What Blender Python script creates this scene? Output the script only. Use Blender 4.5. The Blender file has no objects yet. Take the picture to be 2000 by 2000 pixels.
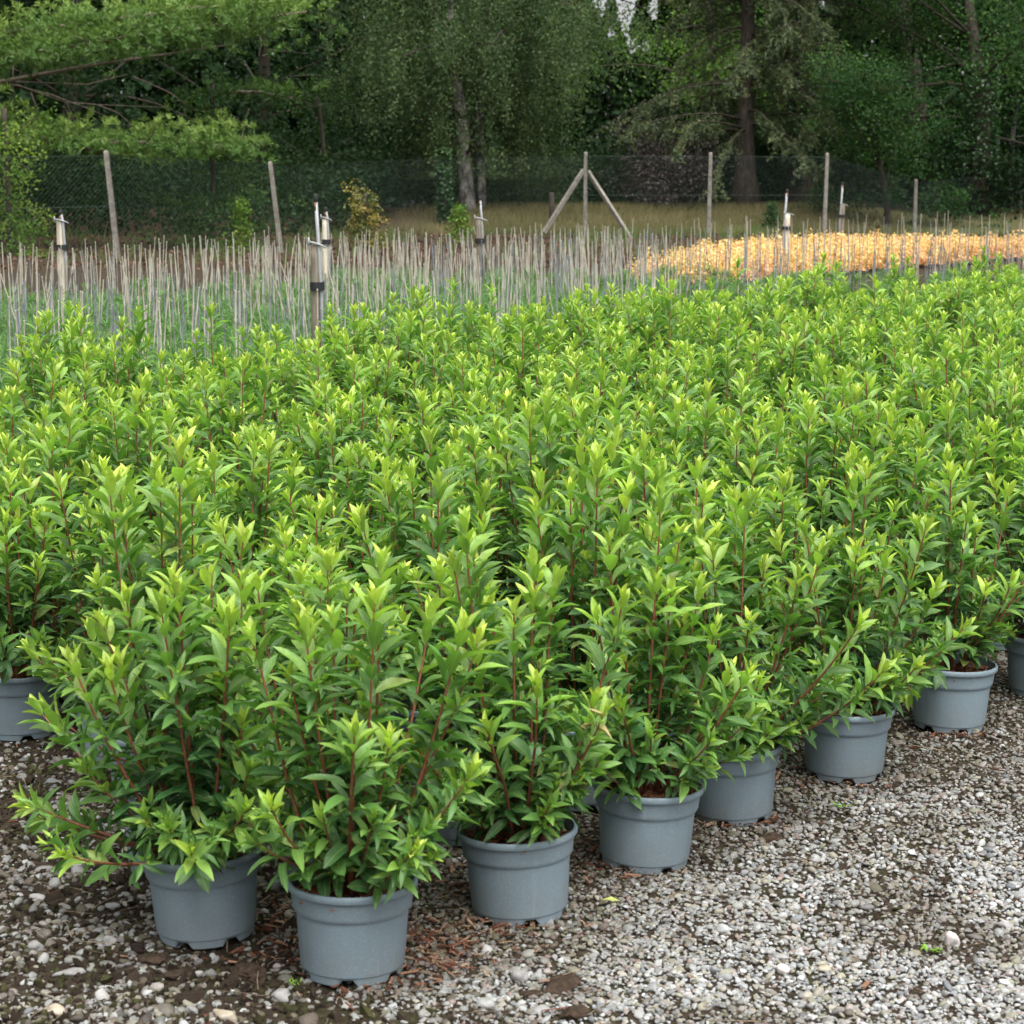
import bpy, math, random
import numpy as np
from mathutils import Matrix, Vector

R = math.radians
rng = np.random.default_rng(7)
random.seed(7)
sc = bpy.context.scene
COL = sc.collection

# ------------------------------------------------------------------ camera
EYE = 1.67
FPX = 3800.0                     # focal length in pixels of the 2000 px photograph
PITCH = math.atan((1000 - 410) / FPX)
cam_d = bpy.data.cameras.new('camera')
cam = bpy.data.objects.new('camera', cam_d)
COL.objects.link(cam)
cam.location = (0, 0, EYE)
cam.rotation_euler = (R(90) - PITCH, 0, 0)
cam_d.sensor_fit = 'HORIZONTAL'
cam_d.sensor_width = 36
cam_d.lens = 36 * FPX / 2000
cam_d.clip_start = 0.1
cam_d.clip_end = 2000
cam_d.dof.use_dof = True
cam_d.dof.focus_distance = 7.0
cam_d.dof.aperture_fstop = 9.5
sc.camera = cam

# ------------------------------------------------------------------ world (bright overcast) and sun
SUN_EL, SUN_AZ = 64, 155         # degrees; azimuth clockwise from +Y (high, to the right)
w = bpy.data.worlds.new('World')
sc.world = w
w.use_nodes = True
nt = w.node_tree
nt.nodes.clear()
sky = nt.nodes.new('ShaderNodeTexSky')
sky.sky_type = 'NISHITA'
sky.sun_disc = False
sky.sun_elevation = R(SUN_EL)
sky.sun_rotation = R(SUN_AZ)
sky.air_density = 1.0
sky.dust_density = 6.0
sky.ozone_density = 1.0
hsv = nt.nodes.new('ShaderNodeHueSaturation')
hsv.inputs['Saturation'].default_value = 0.12
hsv.inputs['Value'].default_value = 1.0
bg = nt.nodes.new('ShaderNodeBackground')
bg.inputs['Strength'].default_value = 0.15
out = nt.nodes.new('ShaderNodeOutputWorld')
nt.links.new(sky.outputs[0], hsv.inputs['Color'])
nt.links.new(hsv.outputs[0], bg.inputs[0])
nt.links.new(bg.outputs[0], out.inputs[0])

sun_d = bpy.data.lights.new('sun', 'SUN')
sun_d.energy = 1.3
sun_d.angle = R(50)
sun_d.color = (1.0, 0.97, 0.92)
sun = bpy.data.objects.new('sun', sun_d)
COL.objects.link(sun)
sun.rotation_euler = (R(90 - SUN_EL), 0, R(180 - SUN_AZ))

sc.view_settings.view_transform = 'Standard'
sc.view_settings.look = 'None'
sc.view_settings.gamma = 1
sc.view_settings.exposure = 1.08
cy = sc.cycles
cy.max_bounces = 5
cy.diffuse_bounces = 3
cy.glossy_bounces = 2
cy.transmission_bounces = 4
cy.transparent_max_bounces = 4
cy.caustics_reflective = False
cy.caustics_refractive = False

# ------------------------------------------------------------------ helpers
def tag(o, label=None, cat=None, group=None, kind=None):
    if label: o['label'] = label
    if cat: o['category'] = cat
    if group: o['group'] = group
    if kind: o['kind'] = kind
    return o

def smoothstep(a, b, x):
    t = np.clip((np.asarray(x, float) - a) / (b - a), 0, 1)
    return t * t * (3 - 2 * t)

_ng = np.random.default_rng(99).random((256, 256))
def vnoise(x, y, s=1.0, o=0):
    """value noise, vectorised"""
    x = np.asarray(x, float) / s + 17.3 * o + 40
    y = np.asarray(y, float) / s + 9.1 * o + 40
    xi = np.floor(x).astype(int); yi = np.floor(y).astype(int)
    fx = x - xi; fy = y - yi
    fx = fx * fx * (3 - 2 * fx); fy = fy * fy * (3 - 2 * fy)
    g = lambda a, b: _ng[a % 256, b % 256]
    return (g(xi, yi) * (1 - fx) * (1 - fy) + g(xi + 1, yi) * fx * (1 - fy)
            + g(xi, yi + 1) * (1 - fx) * fy + g(xi + 1, yi + 1) * fx * fy)
def fbm(x, y, s=1.0, o=0):
    return (vnoise(x, y, s, o) + .5 * vnoise(x, y, s / 2.1, o + 3) + .25 * vnoise(x, y, s / 4.3, o + 6)) / 1.75

def gh(x, y):
    """ground height: level near the camera, a gentle rise, a bank behind the fence"""
    x = np.asarray(x, float); y = np.asarray(y, float)
    t = np.clip(y - 6, 0, 44)
    z = 0.024 * t * smoothstep(0, 3, t)
    bank = smoothstep(0, 6.0, y - (49.6 + 0.06 * x))
    z = z + bank * (0.62 + 0.1 * vnoise(x, y, 6, 2))
    z = z + 0.03 * (y > 7) * (fbm(x, y, 3, 4) - .5) * smoothstep(7, 10, y)
    return z

def gp(px, py, h=0.0):
    """ground position seen at a pixel of the 2000 px photograph (near level ground)"""
    d = PITCH + math.atan((py - 1000) / FPX)
    Y = (EYE - h) / math.tan(d)
    zc = Y * math.cos(PITCH) + (EYE - h) * math.sin(PITCH)
    return (px - 1000) / FPX * zc, Y

def at(px, py, Y):
    """point at distance Y that the photograph shows at a pixel"""
    a = PITCH + math.atan((py - 1000) / FPX)
    z = EYE - Y * math.tan(a)
    zc = Y * math.cos(PITCH) + (EYE - z) * math.sin(PITCH)
    return Vector(((px - 1000) / FPX * zc, Y, z))

def mk(name, V, faces, mats, smooth=True, attr=None, uv=None, midx=None, link=True, parent=None):
    """one mesh object from numpy arrays; faces is a list of (m,k) index arrays"""
    me = bpy.data.meshes.new(name)
    V = np.asarray(V, np.float32)
    faces = [np.asarray(f, np.int32) for f in faces if len(f)]
    nl = sum(f.size for f in faces); nf = sum(len(f) for f in faces)
    me.vertices.add(len(V)); me.loops.add(nl); me.polygons.add(nf)
    me.vertices.foreach_set('co', V.ravel())
    li = np.concatenate([f.ravel() for f in faces])
    tot = np.concatenate([np.full(len(f), f.shape[1], np.int32) for f in faces])
    st = np.concatenate([[0], np.cumsum(tot)[:-1]]).astype(np.int32)
    me.loops.foreach_set('vertex_index', li)
    me.polygons.foreach_set('loop_start', st)
    me.polygons.foreach_set('loop_total', tot)
    if midx is not None:
        me.polygons.foreach_set('material_index', np.asarray(midx, np.int32))
    me.polygons.foreach_set('use_smooth', np.full(nf, smooth))
    if attr is not None:
        a = me.attributes.new('lf', 'FLOAT_COLOR', 'POINT')
        c = np.ones((len(V), 4), np.float32); attr = np.asarray(attr)
        c[:, :attr.shape[1]] = attr
        a.data.foreach_set('color', c.ravel())
    if uv is not None:
        l = me.uv_layers.new(name='UVMap')
        l.data.foreach_set('uv', np.asarray(uv, np.float32)[li].ravel())
    me.update(calc_edges=True)
    for m in (mats if isinstance(mats, (list, tuple)) else [mats]):
        me.materials.append(m)
    if not link:
        return me
    o = bpy.data.objects.new(name, me)
    COL.objects.link(o)
    if parent: o.parent = parent
    return o

def inst(name, me, parent=None, loc=(0, 0, 0), rz=0.0, s=1.0):
    o = bpy.data.objects.new(name, me)
    COL.objects.link(o)
    o.location = loc; o.rotation_euler = (0, 0, rz); o.scale = (s, s, s)
    if parent: o.parent = parent
    return o

def empty(name, loc=(0, 0, 0), rz=0.0):
    o = bpy.data.objects.new(name, None)
    COL.objects.link(o)
    o.empty_display_size = .1
    o.location = loc; o.rotation_euler = (0, 0, rz)
    return o

class Buf:
    """collects pieces into one mesh"""
    def __init__(s): s.V = []; s.F = {}; s.A = []; s.U = []; s.n = 0; s.M = {}
    def add(s, V, faces, attr=None, uv=None, mi=0):
        V = np.asarray(V, float)
        for f in faces:
            f = np.asarray(f, int)
            if len(f):
                s.F.setdefault(f.shape[1], []).append(f + s.n)
                s.M.setdefault(f.shape[1], []).append(np.full(len(f), mi))
        s.V.append(V); s.n += len(V)
        s.A.append(np.zeros((len(V), 3)) if attr is None else np.broadcast_to(np.asarray(attr, float), (len(V), 3)))
        s.U.append(np.full((len(V), 2), .25) if uv is None else uv)
    def build(s, name, mats, smooth=True, parent=None, link=True, plain=False):
        ks = sorted(s.F)
        return mk(name, np.concatenate(s.V), [np.concatenate(s.F[k]) for k in ks], mats, smooth,
                  None if plain else np.concatenate(s.A), None if plain else np.concatenate(s.U),
                  np.concatenate([np.concatenate(s.M[k]) for k in ks]), link, parent)

def tube(pts, rad, n=6, cap=True):
    P = np.asarray(pts, float); m = len(P)
    rad = np.broadcast_to(np.asarray(rad, float), (m,))
    T = np.gradient(P, axis=0); T /= np.linalg.norm(T, axis=1)[:, None] + 1e-9
    ref = np.array([1., 0, 0]) if abs(T[0][0]) < .8 else np.array([0, 1., 0])
    A = np.cross(T, ref); A /= np.linalg.norm(A, axis=1)[:, None] + 1e-9
    B = np.cross(T, A)
    th = np.arange(n) * 2 * math.pi / n
    V = (P[:, None, :] + rad[:, None, None] * (np.cos(th)[None, :, None] * A[:, None, :] + np.sin(th)[None, :, None] * B[:, None, :])).reshape(-1, 3)
    i = np.arange(m - 1)[:, None] * n; j = np.arange(n)[None, :]; k = (j + 1) % n
    F = np.stack([i + j, i + k, i + n + k, i + n + j], -1).reshape(-1, 4)
    fs = [F]
    if cap:
        fs.append(np.arange(n)[None, ::-1]); fs.append((np.arange(n) + (m - 1) * n)[None, :])
    return V, fs

def box(sx, sy, sz, c=(0, 0, 0), bev=0.0):
    x, y, z = sx / 2, sy / 2, sz / 2
    V = np.array([[-x, -y, -z], [x, -y, -z], [x, y, -z], [-x, y, -z], [-x, -y, z], [x, -y, z], [x, y, z], [-x, y, z]]) + np.asarray(c)
    F = np.array([[0, 3, 2, 1], [4, 5, 6, 7], [0, 1, 5, 4], [1, 2, 6, 5], [2, 3, 7, 6], [3, 0, 4, 7]])
    return V, [F]

def ico(sub=1):
    import bmesh
    bm = bmesh.new(); bmesh.ops.create_icosphere(bm, subdivisions=sub, radius=1)
    V = np.array([v.co[:] for v in bm.verts]); F = np.array([[v.index for v in f.verts] for f in bm.faces])
    bm.free()
    return V, F
ICO1, ICO2, ICO3 = ico(1), ico(2), ico(3)

def rotm(euler):
    e = np.asarray(euler, float)
    cx, cy_, cz = np.cos(e).T; sx, sy, sz = np.sin(e).T
    M = np.empty((len(e), 3, 3))
    M[:, 0, 0] = cy_ * cz; M[:, 0, 1] = sx * sy * cz - cx * sz; M[:, 0, 2] = cx * sy * cz + sx * sz
    M[:, 1, 0] = cy_ * sz; M[:, 1, 1] = sx * sy * sz + cx * cz; M[:, 1, 2] = cx * sy * sz - sx * cz
    M[:, 2, 0] = -sy; M[:, 2, 1] = sx * cy_; M[:, 2, 2] = cx * cy_
    return M

# ------------------------------------------------------------------ materials
def mat(name, base=(.5, .5, .5), rough=.6, spec=.3):
    m = bpy.data.materials.new(name); m.use_nodes = True
    b = m.node_tree.nodes['Principled BSDF']
    b.inputs['Base Color'].default_value = (*base, 1)
    b.inputs['Roughness'].default_value = rough
    b.inputs['Specular IOR Level'].default_value = spec
    return m, m.node_tree, b

def N(nt, t, **kw):
    n = nt.nodes.new(t)
    for k, v in kw.items(): setattr(n, k, v)
    return n

def ramp(nt, stops, fac):
    r = N(nt, 'ShaderNodeValToRGB')
    e = r.color_ramp.elements
    while len(e) < len(stops): e.new(.5)
    for el, (p, c) in zip(e, stops):
        el.position = p; el.color = (*c, 1)
    nt.links.new(fac, r.inputs[0])
    return r.outputs[0]

def noise(nt, scale, detail=4, rough=.6, vec=None):
    n = N(nt, 'ShaderNodeTexNoise'); n.inputs['Scale'].default_value = scale
    n.inputs['Detail'].default_value = detail; n.inputs['Roughness'].default_value = rough
    if vec is not None: nt.links.new(vec, n.inputs['Vector'])
    return n.outputs['Fac']

def mixc(nt, fac, a, b, mode='MIX'):
    m = N(nt, 'ShaderNodeMix'); m.data_type = 'RGBA'; m.blend_type = mode
    for s, v in ((m.inputs[0], fac), (m.inputs[6], a), (m.inputs[7], b)):
        if hasattr(v, 'is_output'): nt.links.new(v, s)
        elif isinstance(v, tuple): s.default_value = (*v, 1)
        else: s.default_value = v
    return m.outputs[2]

def bump(nt, b, h, strength=.3, dist=.01):
    n = N(nt, 'ShaderNodeBump'); n.inputs['Strength'].default_value = strength; n.inputs['Distance'].default_value = dist
    nt.links.new(h, n.inputs['Height']); nt.links.new(n.outputs[0], b.inputs['Normal'])

def objco(nt): return N(nt, 'ShaderNodeTexCoord').outputs['Object']

def leaf_mat(name, stops, rough=.45, spec=.35, trans=.3, vein=(.45, .5, .12), veinw=.0, rndamp=.10):
    """leaf: colour from age (attribute red), per-leaf variation (green), midrib from UV, light passing through"""
    m, nt, b = mat(name, rough=rough, spec=spec)
    a = N(nt, 'ShaderNodeAttribute', attribute_name='lf')
    sep = N(nt, 'ShaderNodeSeparateColor'); nt.links.new(a.outputs['Color'], sep.inputs[0])
    c = ramp(nt, stops, sep.outputs[0])
    mr = N(nt, 'ShaderNodeMapRange'); mr.inputs[3].default_value = 1 - rndamp; mr.inputs[4].default_value = 1 + rndamp
    nt.links.new(sep.outputs[1], mr.inputs[0])
    vm = N(nt, 'ShaderNodeVectorMath', operation='SCALE')
    nt.links.new(c, vm.inputs[0]); nt.links.new(mr.outputs[0], vm.inputs['Scale'])
    c = vm.outputs[0]
    if veinw:
        bl = N(nt, 'ShaderNodeMapRange'); bl.inputs[1].default_value = .945; bl.inputs[2].default_value = .975; bl.inputs[3].default_value = 0; bl.inputs[4].default_value = .6
        nt.links.new(sep.outputs[1], bl.inputs[0])
        bn = N(nt, 'ShaderNodeMath', operation='MULTIPLY'); nt.links.new(bl.outputs[0], bn.inputs[0]); nt.links.new(noise(nt, 35, 3, .6, objco(nt)), bn.inputs[1])
        c = mixc(nt, bn.outputs[0], c, (.38, .27, .07))
        sp_ = N(nt, 'ShaderNodeMapRange'); sp_.inputs[1].default_value = .70; sp_.inputs[2].default_value = .78; sp_.inputs[3].default_value = 0; sp_.inputs[4].default_value = .55
        nt.links.new(noise(nt, 55, 2, .5, objco(nt)), sp_.inputs[0])
        c = mixc(nt, sp_.outputs[0], c, (.30, .23, .07))
        uvn = N(nt, 'ShaderNodeTexCoord'); sx = N(nt, 'ShaderNodeSeparateXYZ'); nt.links.new(uvn.outputs['UV'], sx.inputs[0])
        d = N(nt, 'ShaderNodeMath', operation='SUBTRACT'); nt.links.new(sx.outputs[0], d.inputs[0]); d.inputs[1].default_value = .5
        ab = N(nt, 'ShaderNodeMath', operation='ABSOLUTE'); nt.links.new(d.outputs[0], ab.inputs[0])
        mm = N(nt, 'ShaderNodeMapRange'); mm.inputs[1].default_value = veinw; mm.inputs[2].default_value = veinw * .3
        mm.inputs[3].default_value = 0; mm.inputs[4].default_value = .55
        nt.links.new(ab.outputs[0], mm.inputs[0])
        # side veins: slanted lines across the blade, as fine relief and a slight tint
        sv = N(nt, 'ShaderNodeMath', operation='MULTIPLY_ADD'); nt.links.new(ab.outputs[0], sv.inputs[0]); sv.inputs[1].default_value = -.9
        nt.links.new(sx.outputs[1], sv.inputs[2])
        sn = N(nt, 'ShaderNodeMath', operation='MULTIPLY'); nt.links.new(sv.outputs[0], sn.inputs[0]); sn.inputs[1].default_value = 52
        si = N(nt, 'ShaderNodeMath', operation='SINE'); nt.links.new(sn.outputs[0], si.inputs[0])
        nz = noise(nt, 60, 3, .6, objco(nt))
        c = mixc(nt, mm.outputs[0], c, vein)
        tint = N(nt, 'ShaderNodeMapRange'); tint.inputs[1].default_value = .3; tint.inputs[2].default_value = .75
        tint.inputs[3].default_value = .8; tint.inputs[4].default_value = 1.18
        nt.links.new(nz, tint.inputs[0])
        v2 = N(nt, 'ShaderNodeVectorMath', operation='SCALE'); nt.links.new(c, v2.inputs[0]); nt.links.new(tint.outputs[0], v2.inputs['Scale'])
        c = v2.outputs[0]
        bump(nt, b, si.outputs[0], .22, .0012)
    nt.links.new(c, b.inputs['Base Color'])
    tr = N(nt, 'ShaderNodeBsdfTranslucent')
    tc = mixc(nt, 1.0, c, (.98, 1.15, .5), 'MULTIPLY'); nt.links.new(tc, tr.inputs[0])
    ms = N(nt, 'ShaderNodeMixShader'); ms.inputs[0].default_value = trans
    nt.links.new(b.outputs[0], ms.inputs[1]); nt.links.new(tr.outputs[0], ms.inputs[2])
    nt.links.new(ms.outputs[0], nt.nodes['Material Output'].inputs[0])
    return m

M = {}
M['shrub_leaf'] = leaf_mat('shrub_leaf', [(0, (.65, .74, .14)), (.12, (.46, .61, .10)), (.3, (.262, .435, .078)), (.58, (.12, .258, .060)), (1, (.047, .134, .044))],
                           rough=.36, spec=.5, trans=.40, vein=(.36, .47, .12), veinw=.045, rndamp=.28)
M['birch_leaf'] = leaf_mat('birch_leaf', [(0, (.048, .085, .038)), (.5, (.09, .138, .06)), (1, (.155, .195, .08))], .65, .12, .42)
M['oak_leaf'] = leaf_mat('oak_leaf', [(0, (.02, .052, .02)), (.5, (.036, .085, .028)), (1, (.085, .145, .038))], .65, .12, .42)
M['shaded_leaf'] = leaf_mat('shaded_leaf', [(0, (.009, .022, .009)), (.5, (.018, .042, .016)), (1, (.05, .085, .024))], .65, .12, .42)  # deep shade under the back trees is put into this leaf colour
M['hazel_leaf'] = leaf_mat('hazel_leaf', [(0, (.06, .13, .03)), (.5, (.11, .20, .04)), (1, (.2, .28, .05))], .65, .12, .42)
M['pine_needle'] = leaf_mat('pine_needle', [(0, (.035, .085, .02)), (.5, (.11, .205, .045)), (1, (.28, .40, .095))], .5, .3, .2)
M['larch_needle'] = leaf_mat('larch_needle', [(0, (.05, .075, .035)), (.5, (.09, .12, .05)), (1, (.15, .17, .07))], .55, .3, .2)
M['seedling_needle'] = leaf_mat('seedling_needle', [(0, (.06, .15, .045)), (.5, (.13, .27, .075)), (1, (.26, .41, .12))], .5, .35, .25)
M['purple_leaf'] = leaf_mat('purple_leaf', [(0, (.014, .010, .010)), (.5, (.036, .026, .026)), (1, (.095, .07, .07))], .45, .4, .15)
M['ivy_leaf'] = leaf_mat('ivy_leaf', [(0, (.02, .055, .018)), (.5, (.036, .09, .026)), (1, (.075, .15, .04))], .35, .5, .15)
M['yellow_leaf'] = leaf_mat('yellow_leaf', [(0, (.07, .10, .03)), (.5, (.15, .16, .045)), (1, (.34, .25, .05))], .5, .3, .25)
M['orange_leaf'] = leaf_mat('orange_leaf', [(0, (.68, .30, .20)), (.35, (.80, .45, .27)), (.7, (.84, .60, .22)), (1, (.86, .70, .36))], .5, .3, .3)
M['dry_grass'] = leaf_mat('dry_grass', [(0, (.09, .095, .036)), (.5, (.155, .135, .058)), (1, (.25, .205, .10))], .7, .2, .2)
M['green_grass'] = leaf_mat('green_grass', [(0, (.05, .10, .03)), (.5, (.09, .16, .04)), (1, (.16, .22, .06))], .6, .2, .25)
M['litter'] = leaf_mat('litter', [(0, (.035, .017, .011)), (.5, (.09, .045, .028)), (1, (.18, .095, .06))], .7, .2, .1)

# plastic pot
m, nt, b = mat('pot_plastic', (.19, .235, .27), .48, .4); M['pot'] = m
co = objco(nt)
sp = noise(nt, 260, 2, .7, co)
c1 = ramp(nt, [(0, (.132, .175, .205)), (.42, (.158, .208, .24)), (.6, (.168, .22, .252)), (.75, (.28, .33, .365))], sp)
sxyz = N(nt, 'ShaderNodeSeparateXYZ'); nt.links.new(co, sxyz.inputs[0])
dn = noise(nt, 14, 5, .65, co)
mrz = N(nt, 'ShaderNodeMapRange'); mrz.inputs[1].default_value = .11; mrz.inputs[2].default_value = 0.0
nt.links.new(sxyz.outputs[2], mrz.inputs[0])
dm = N(nt, 'ShaderNodeMath', operation='MULTIPLY'); nt.links.new(mrz.outputs[0], dm.inputs[0])
dr = N(nt, 'ShaderNodeMapRange'); dr.inputs[1].default_value = .36; dr.inputs[2].default_value = .7; nt.links.new(dn, dr.inputs[0])
nt.links.new(dr.outputs[0], dm.inputs[1])
dm2 = N(nt, 'ShaderNodeMath', operation='MULTIPLY'); nt.links.new(dm.outputs[0], dm2.inputs[0]); dm2.inputs[1].default_value = .6
c2 = mixc(nt, dm2.outputs[0], c1, (.13, .115, .09))
sm = noise(nt, 6, 4, .6, co)
smr = N(nt, 'ShaderNodeMapRange'); smr.inputs[3].default_value = .88; smr.inputs[4].default_value = 1.12; nt.links.new(sm, smr.inputs[0])
vs = N(nt, 'ShaderNodeVectorMath', operation='SCALE'); nt.links.new(c2, vs.inputs[0]); nt.links.new(smr.outputs[0], vs.inputs['Scale'])
oi = N(nt, 'ShaderNodeObjectInfo'); om = N(nt, 'ShaderNodeMapRange'); om.inputs[3].default_value = .86; om.inputs[4].default_value = 1.14
nt.links.new(oi.outputs['Random'], om.inputs[0])
v2 = N(nt, 'ShaderNodeVectorMath', operation='SCALE'); nt.links.new(vs.outputs[0], v2.inputs[0]); nt.links.new(om.outputs[0], v2.inputs['Scale'])
# dried water runs and scuffs
mpw = N(nt, 'ShaderNodeMapping'); mpw.inputs['Scale'].default_value = (38, 38, 2.2); nt.links.new(co, mpw.inputs[0])
wn = noise(nt, 1, 5, .7, mpw.outputs[0])
wr = N(nt, 'ShaderNodeMapRange'); wr.inputs[1].default_value = .58; wr.inputs[2].default_value = .75; wr.inputs[3].default_value = 0; wr.inputs[4].default_value = .38
nt.links.new(wn, wr.inputs[0])
c3 = mixc(nt, wr.outputs[0], v2.outputs[0], (.33, .35, .35))
nt.links.new(c3, b.inputs['Base Color'])
bump(nt, b, sp, .12, .001)

def simple(name, stops, scale, rough=.7, spec=.25, bs=.4, bd=.005, det=5, stretch=None):
    m, nt, b = mat(name, rough=rough, spec=spec)
    co = objco(nt)
    if stretch:
        mp = N(nt, 'ShaderNodeMapping'); mp.inputs['Scale'].default_value = stretch; nt.links.new(co, mp.inputs[0]); co = mp.outputs[0]
    n = noise(nt, scale, det, .65, co)
    nt.links.new(ramp(nt, stops, n), b.inputs['Base Color'])
    bump(nt, b, n, bs, bd)
    return m
M['stem'] = simple('stem_bark', [(.3, (.12, .036, .022)), (.55, (.19, .066, .036)), (.75, (.26, .125, .058))], 60, .5, .35, .2, .001)
M['wood_stem'] = simple('brown_stem', [(.3, (.10, .055, .03)), (.6, (.19, .11, .05)), (.75, (.25, .16, .08))], 60, .6, .3, .2, .001)
M['mulch'] = simple('bark_mulch', [(.25, (.04, .016, .01)), (.5, (.12, .045, .022)), (.75, (.27, .12, .065))], 90, .8, .2, .8, .006)
M['chip'] = simple('bark_chip', [(.25, (.12, .045, .025)), (.5, (.24, .10, .055)), (.75, (.40, .22, .13))], 40, .75, .25, .4, .002, stretch=(1, 6, 6))
M['bark'] = simple('tree_bark', [(.3, (.022, .018, .014)), (.55, (.055, .045, .036)), (.75, (.10, .085, .068))], 7, .9, .15, .8, .03, stretch=(2, 2, .5))
M['birch_bark'] = simple('birch_bark', [(.38, (.035, .032, .028)), (.48, (.14, .128, .115)), (.6, (.32, .30, .27)), (.8, (.45, .43, .39))], 3.2, .75, .25, .5, .01, stretch=(1.6, 1.6, .9))
M['branch'] = simple('bare_branch', [(.3, (.09, .07, .055)), (.6, (.2, .165, .13))], 9, .9, .15, .3, .005)
M['concrete'] = simple('weathered_concrete', [(.25, (.10, .093, .08)), (.5, (.195, .18, .155)), (.75, (.285, .27, .235))], 9, .9, .2, .5, .008)
M['stake'] = simple('weathered_stake', [(.25, (.08, .066, .05)), (.5, (.18, .155, .12)), (.78, (.30, .265, .21))], 12, .85, .2, .5, .004, stretch=(5, 5, .6))
M['stake_pale'] = simple('pale_stake', [(.25, (.34, .29, .22)), (.5, (.55, .49, .39)), (.78, (.68, .63, .54))], 12, .8, .2, .5, .004, stretch=(5, 5, .6))
M['pipe'] = simple('galvanised_pipe', [(.3, (.20, .21, .215)), (.7, (.34, .35, .36))], 14, .45, .5, .1, .002)
M['rust'] = simple('rusty_pipe', [(.3, (.10, .05, .03)), (.7, (.26, .14, .08))], 30, .8, .2, .3, .002)
M['strap'] = simple('black_strap', [(.3, (.010, .010, .012)), (.7, (.025, .025, .028))], 30, .6, .3, .2, .002)
M['cane_tan'] = simple('bamboo_cane', [(.25, (.25, .23, .185)), (.5, (.355, .33, .275)), (.75, (.46, .43, .365))], 5, .7, .25, .2, .002, stretch=(3, 3, 1))
M['cane_blue'] = simple('grey_blue_cane', [(.25, (.095, .11, .112)), (.5, (.155, .175, .178)), (.75, (.26, .28, .275))], 5, .65, .3, .2, .002, stretch=(3, 3, 1))
M['wire'] = simple('green_wire', [(.3, (.028, .042, .036)), (.7, (.045, .064, .056))], 3, .7, .2, .0, .001)
M['clod'] = simple('soil_clod', [(.3, (.02, .014, .010)), (.6, (.055, .038, .027)), (.8, (.085, .06, .042))], 45, .95, .1, 1, .01)
M['weed'] = leaf_mat('weed_leaf', [(0, (.12, .28, .03)), (1, (.25, .42, .06))], .5, .3, .3)
M['fallen'] = leaf_mat('fallen_leaf', [(0, (.35, .42, .10)), (1, (.42, .45, .14))], .5, .3, .2)

def stone_mat(name, a, b_, c_):
    return simple(name, [(.28, a), (.5, b_), (.72, c_)], 34, .75, .25, .35, .002)
M['stone_grey'] = stone_mat('grey_stone', (.15, .147, .14), (.23, .225, .218), (.31, .30, .295))
M['stone_pink'] = stone_mat('pinkish_stone', (.34, .28, .25), (.45, .40, .375), (.55, .52, .5))
M['stone_white'] = stone_mat('white_stone', (.22, .215, .205), (.31, .30, .29), (.38, .37, .36))
M['stone_tan'] = stone_mat('tan_stone', (.24, .185, .11), (.31, .27, .205), (.36, .335, .28))

# gravel pebbles: colour per pebble (instance attribute) and fine speckle
m, nt, b = mat('gravel_pebble', rough=.62, spec=.3); M['pebble'] = m
a = N(nt, 'ShaderNodeAttribute', attribute_name='pcol', attribute_type='INSTANCER')
nz = noise(nt, 2.2, 4, .7, objco(nt))
mr = N(nt, 'ShaderNodeMapRange'); mr.inputs[1].default_value = .25; mr.inputs[2].default_value = .75; mr.inputs[3].default_value = .72; mr.inputs[4].default_value = 1.25
nt.links.new(nz, mr.inputs[0])
vs = N(nt, 'ShaderNodeVectorMath', operation='SCALE'); nt.links.new(a.outputs['Color'], vs.inputs[0]); nt.links.new(mr.outputs[0], vs.inputs['Scale'])
nt.links.new(vs.outputs[0], b.inputs['Base Color'])
bump(nt, b, nz, .15, .05)
# chips and crumbs scattered on the ground
m, nt, b = mat('scattered_bits', rough=.85, spec=.15); M['bits'] = m
a = N(nt, 'ShaderNodeAttribute', attribute_name='pcol', attribute_type='INSTANCER')
nz = noise(nt, 3, 4, .7, objco(nt))
mr = N(nt, 'ShaderNodeMapRange'); mr.inputs[1].default_value = .25; mr.inputs[2].default_value = .75; mr.inputs[3].default_value = .6; mr.inputs[4].default_value = 1.35
nt.links.new(nz, mr.inputs[0])
vs = N(nt, 'ShaderNodeVectorMath', operation='SCALE'); nt.links.new(a.outputs['Color'], vs.inputs[0]); nt.links.new(mr.outputs[0], vs.inputs['Scale'])
nt.links.new(vs.outputs[0], b.inputs['Base Color'])
bump(nt, b, nz, .6, .1)

# ground: soil with patches of fine grit and moss; leaf litter and rough grass farther off
m, nt, b = mat('ground_soil', rough=.95, spec=.1); M['ground'] = m
co = objco(nt)
n1 = noise(nt, 3.5, 8, .7, co); n2 = noise(nt, 45, 6, .7, co); n3 = noise(nt, 1.3, 4, .6, co)
soil = ramp(nt, [(.3, (.018, .013, .009)), (.55, (.05, .037, .026)), (.72, (.10, .08, .06))], n2)
moss = ramp(nt, [(.35, (.022, .022, .010)), (.65, (.055, .055, .022))], n2)
mf = N(nt, 'ShaderNodeMapRange'); mf.inputs[1].default_value = .5; mf.inputs[2].default_value = .66; nt.links.new(n1, mf.inputs[0])
near = mixc(nt, mf.outputs[0], soil, moss)
sx = N(nt, 'ShaderNodeSeparateXYZ'); nt.links.new(co, sx.inputs[0])
grass = ramp(nt, [(.3, (.035, .042, .017)), (.5, (.08, .076, .034)), (.7, (.13, .112, .056))], n2)
lit = ramp(nt, [(.3, (.02, .013, .009)), (.5, (.048, .032, .021)), (.7, (.085, .06, .042))], n2)
f1 = N(nt, 'ShaderNodeMapRange'); f1.inputs[1].default_value = 30; f1.inputs[2].default_value = 36; nt.links.new(sx.outputs[1], f1.inputs[0])
f2 = N(nt, 'ShaderNodeMapRange'); f2.inputs[1].default_value = 49.5; f2.inputs[2].default_value = 50.8; nt.links.new(sx.outputs[1], f2.inputs[0])
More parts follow.
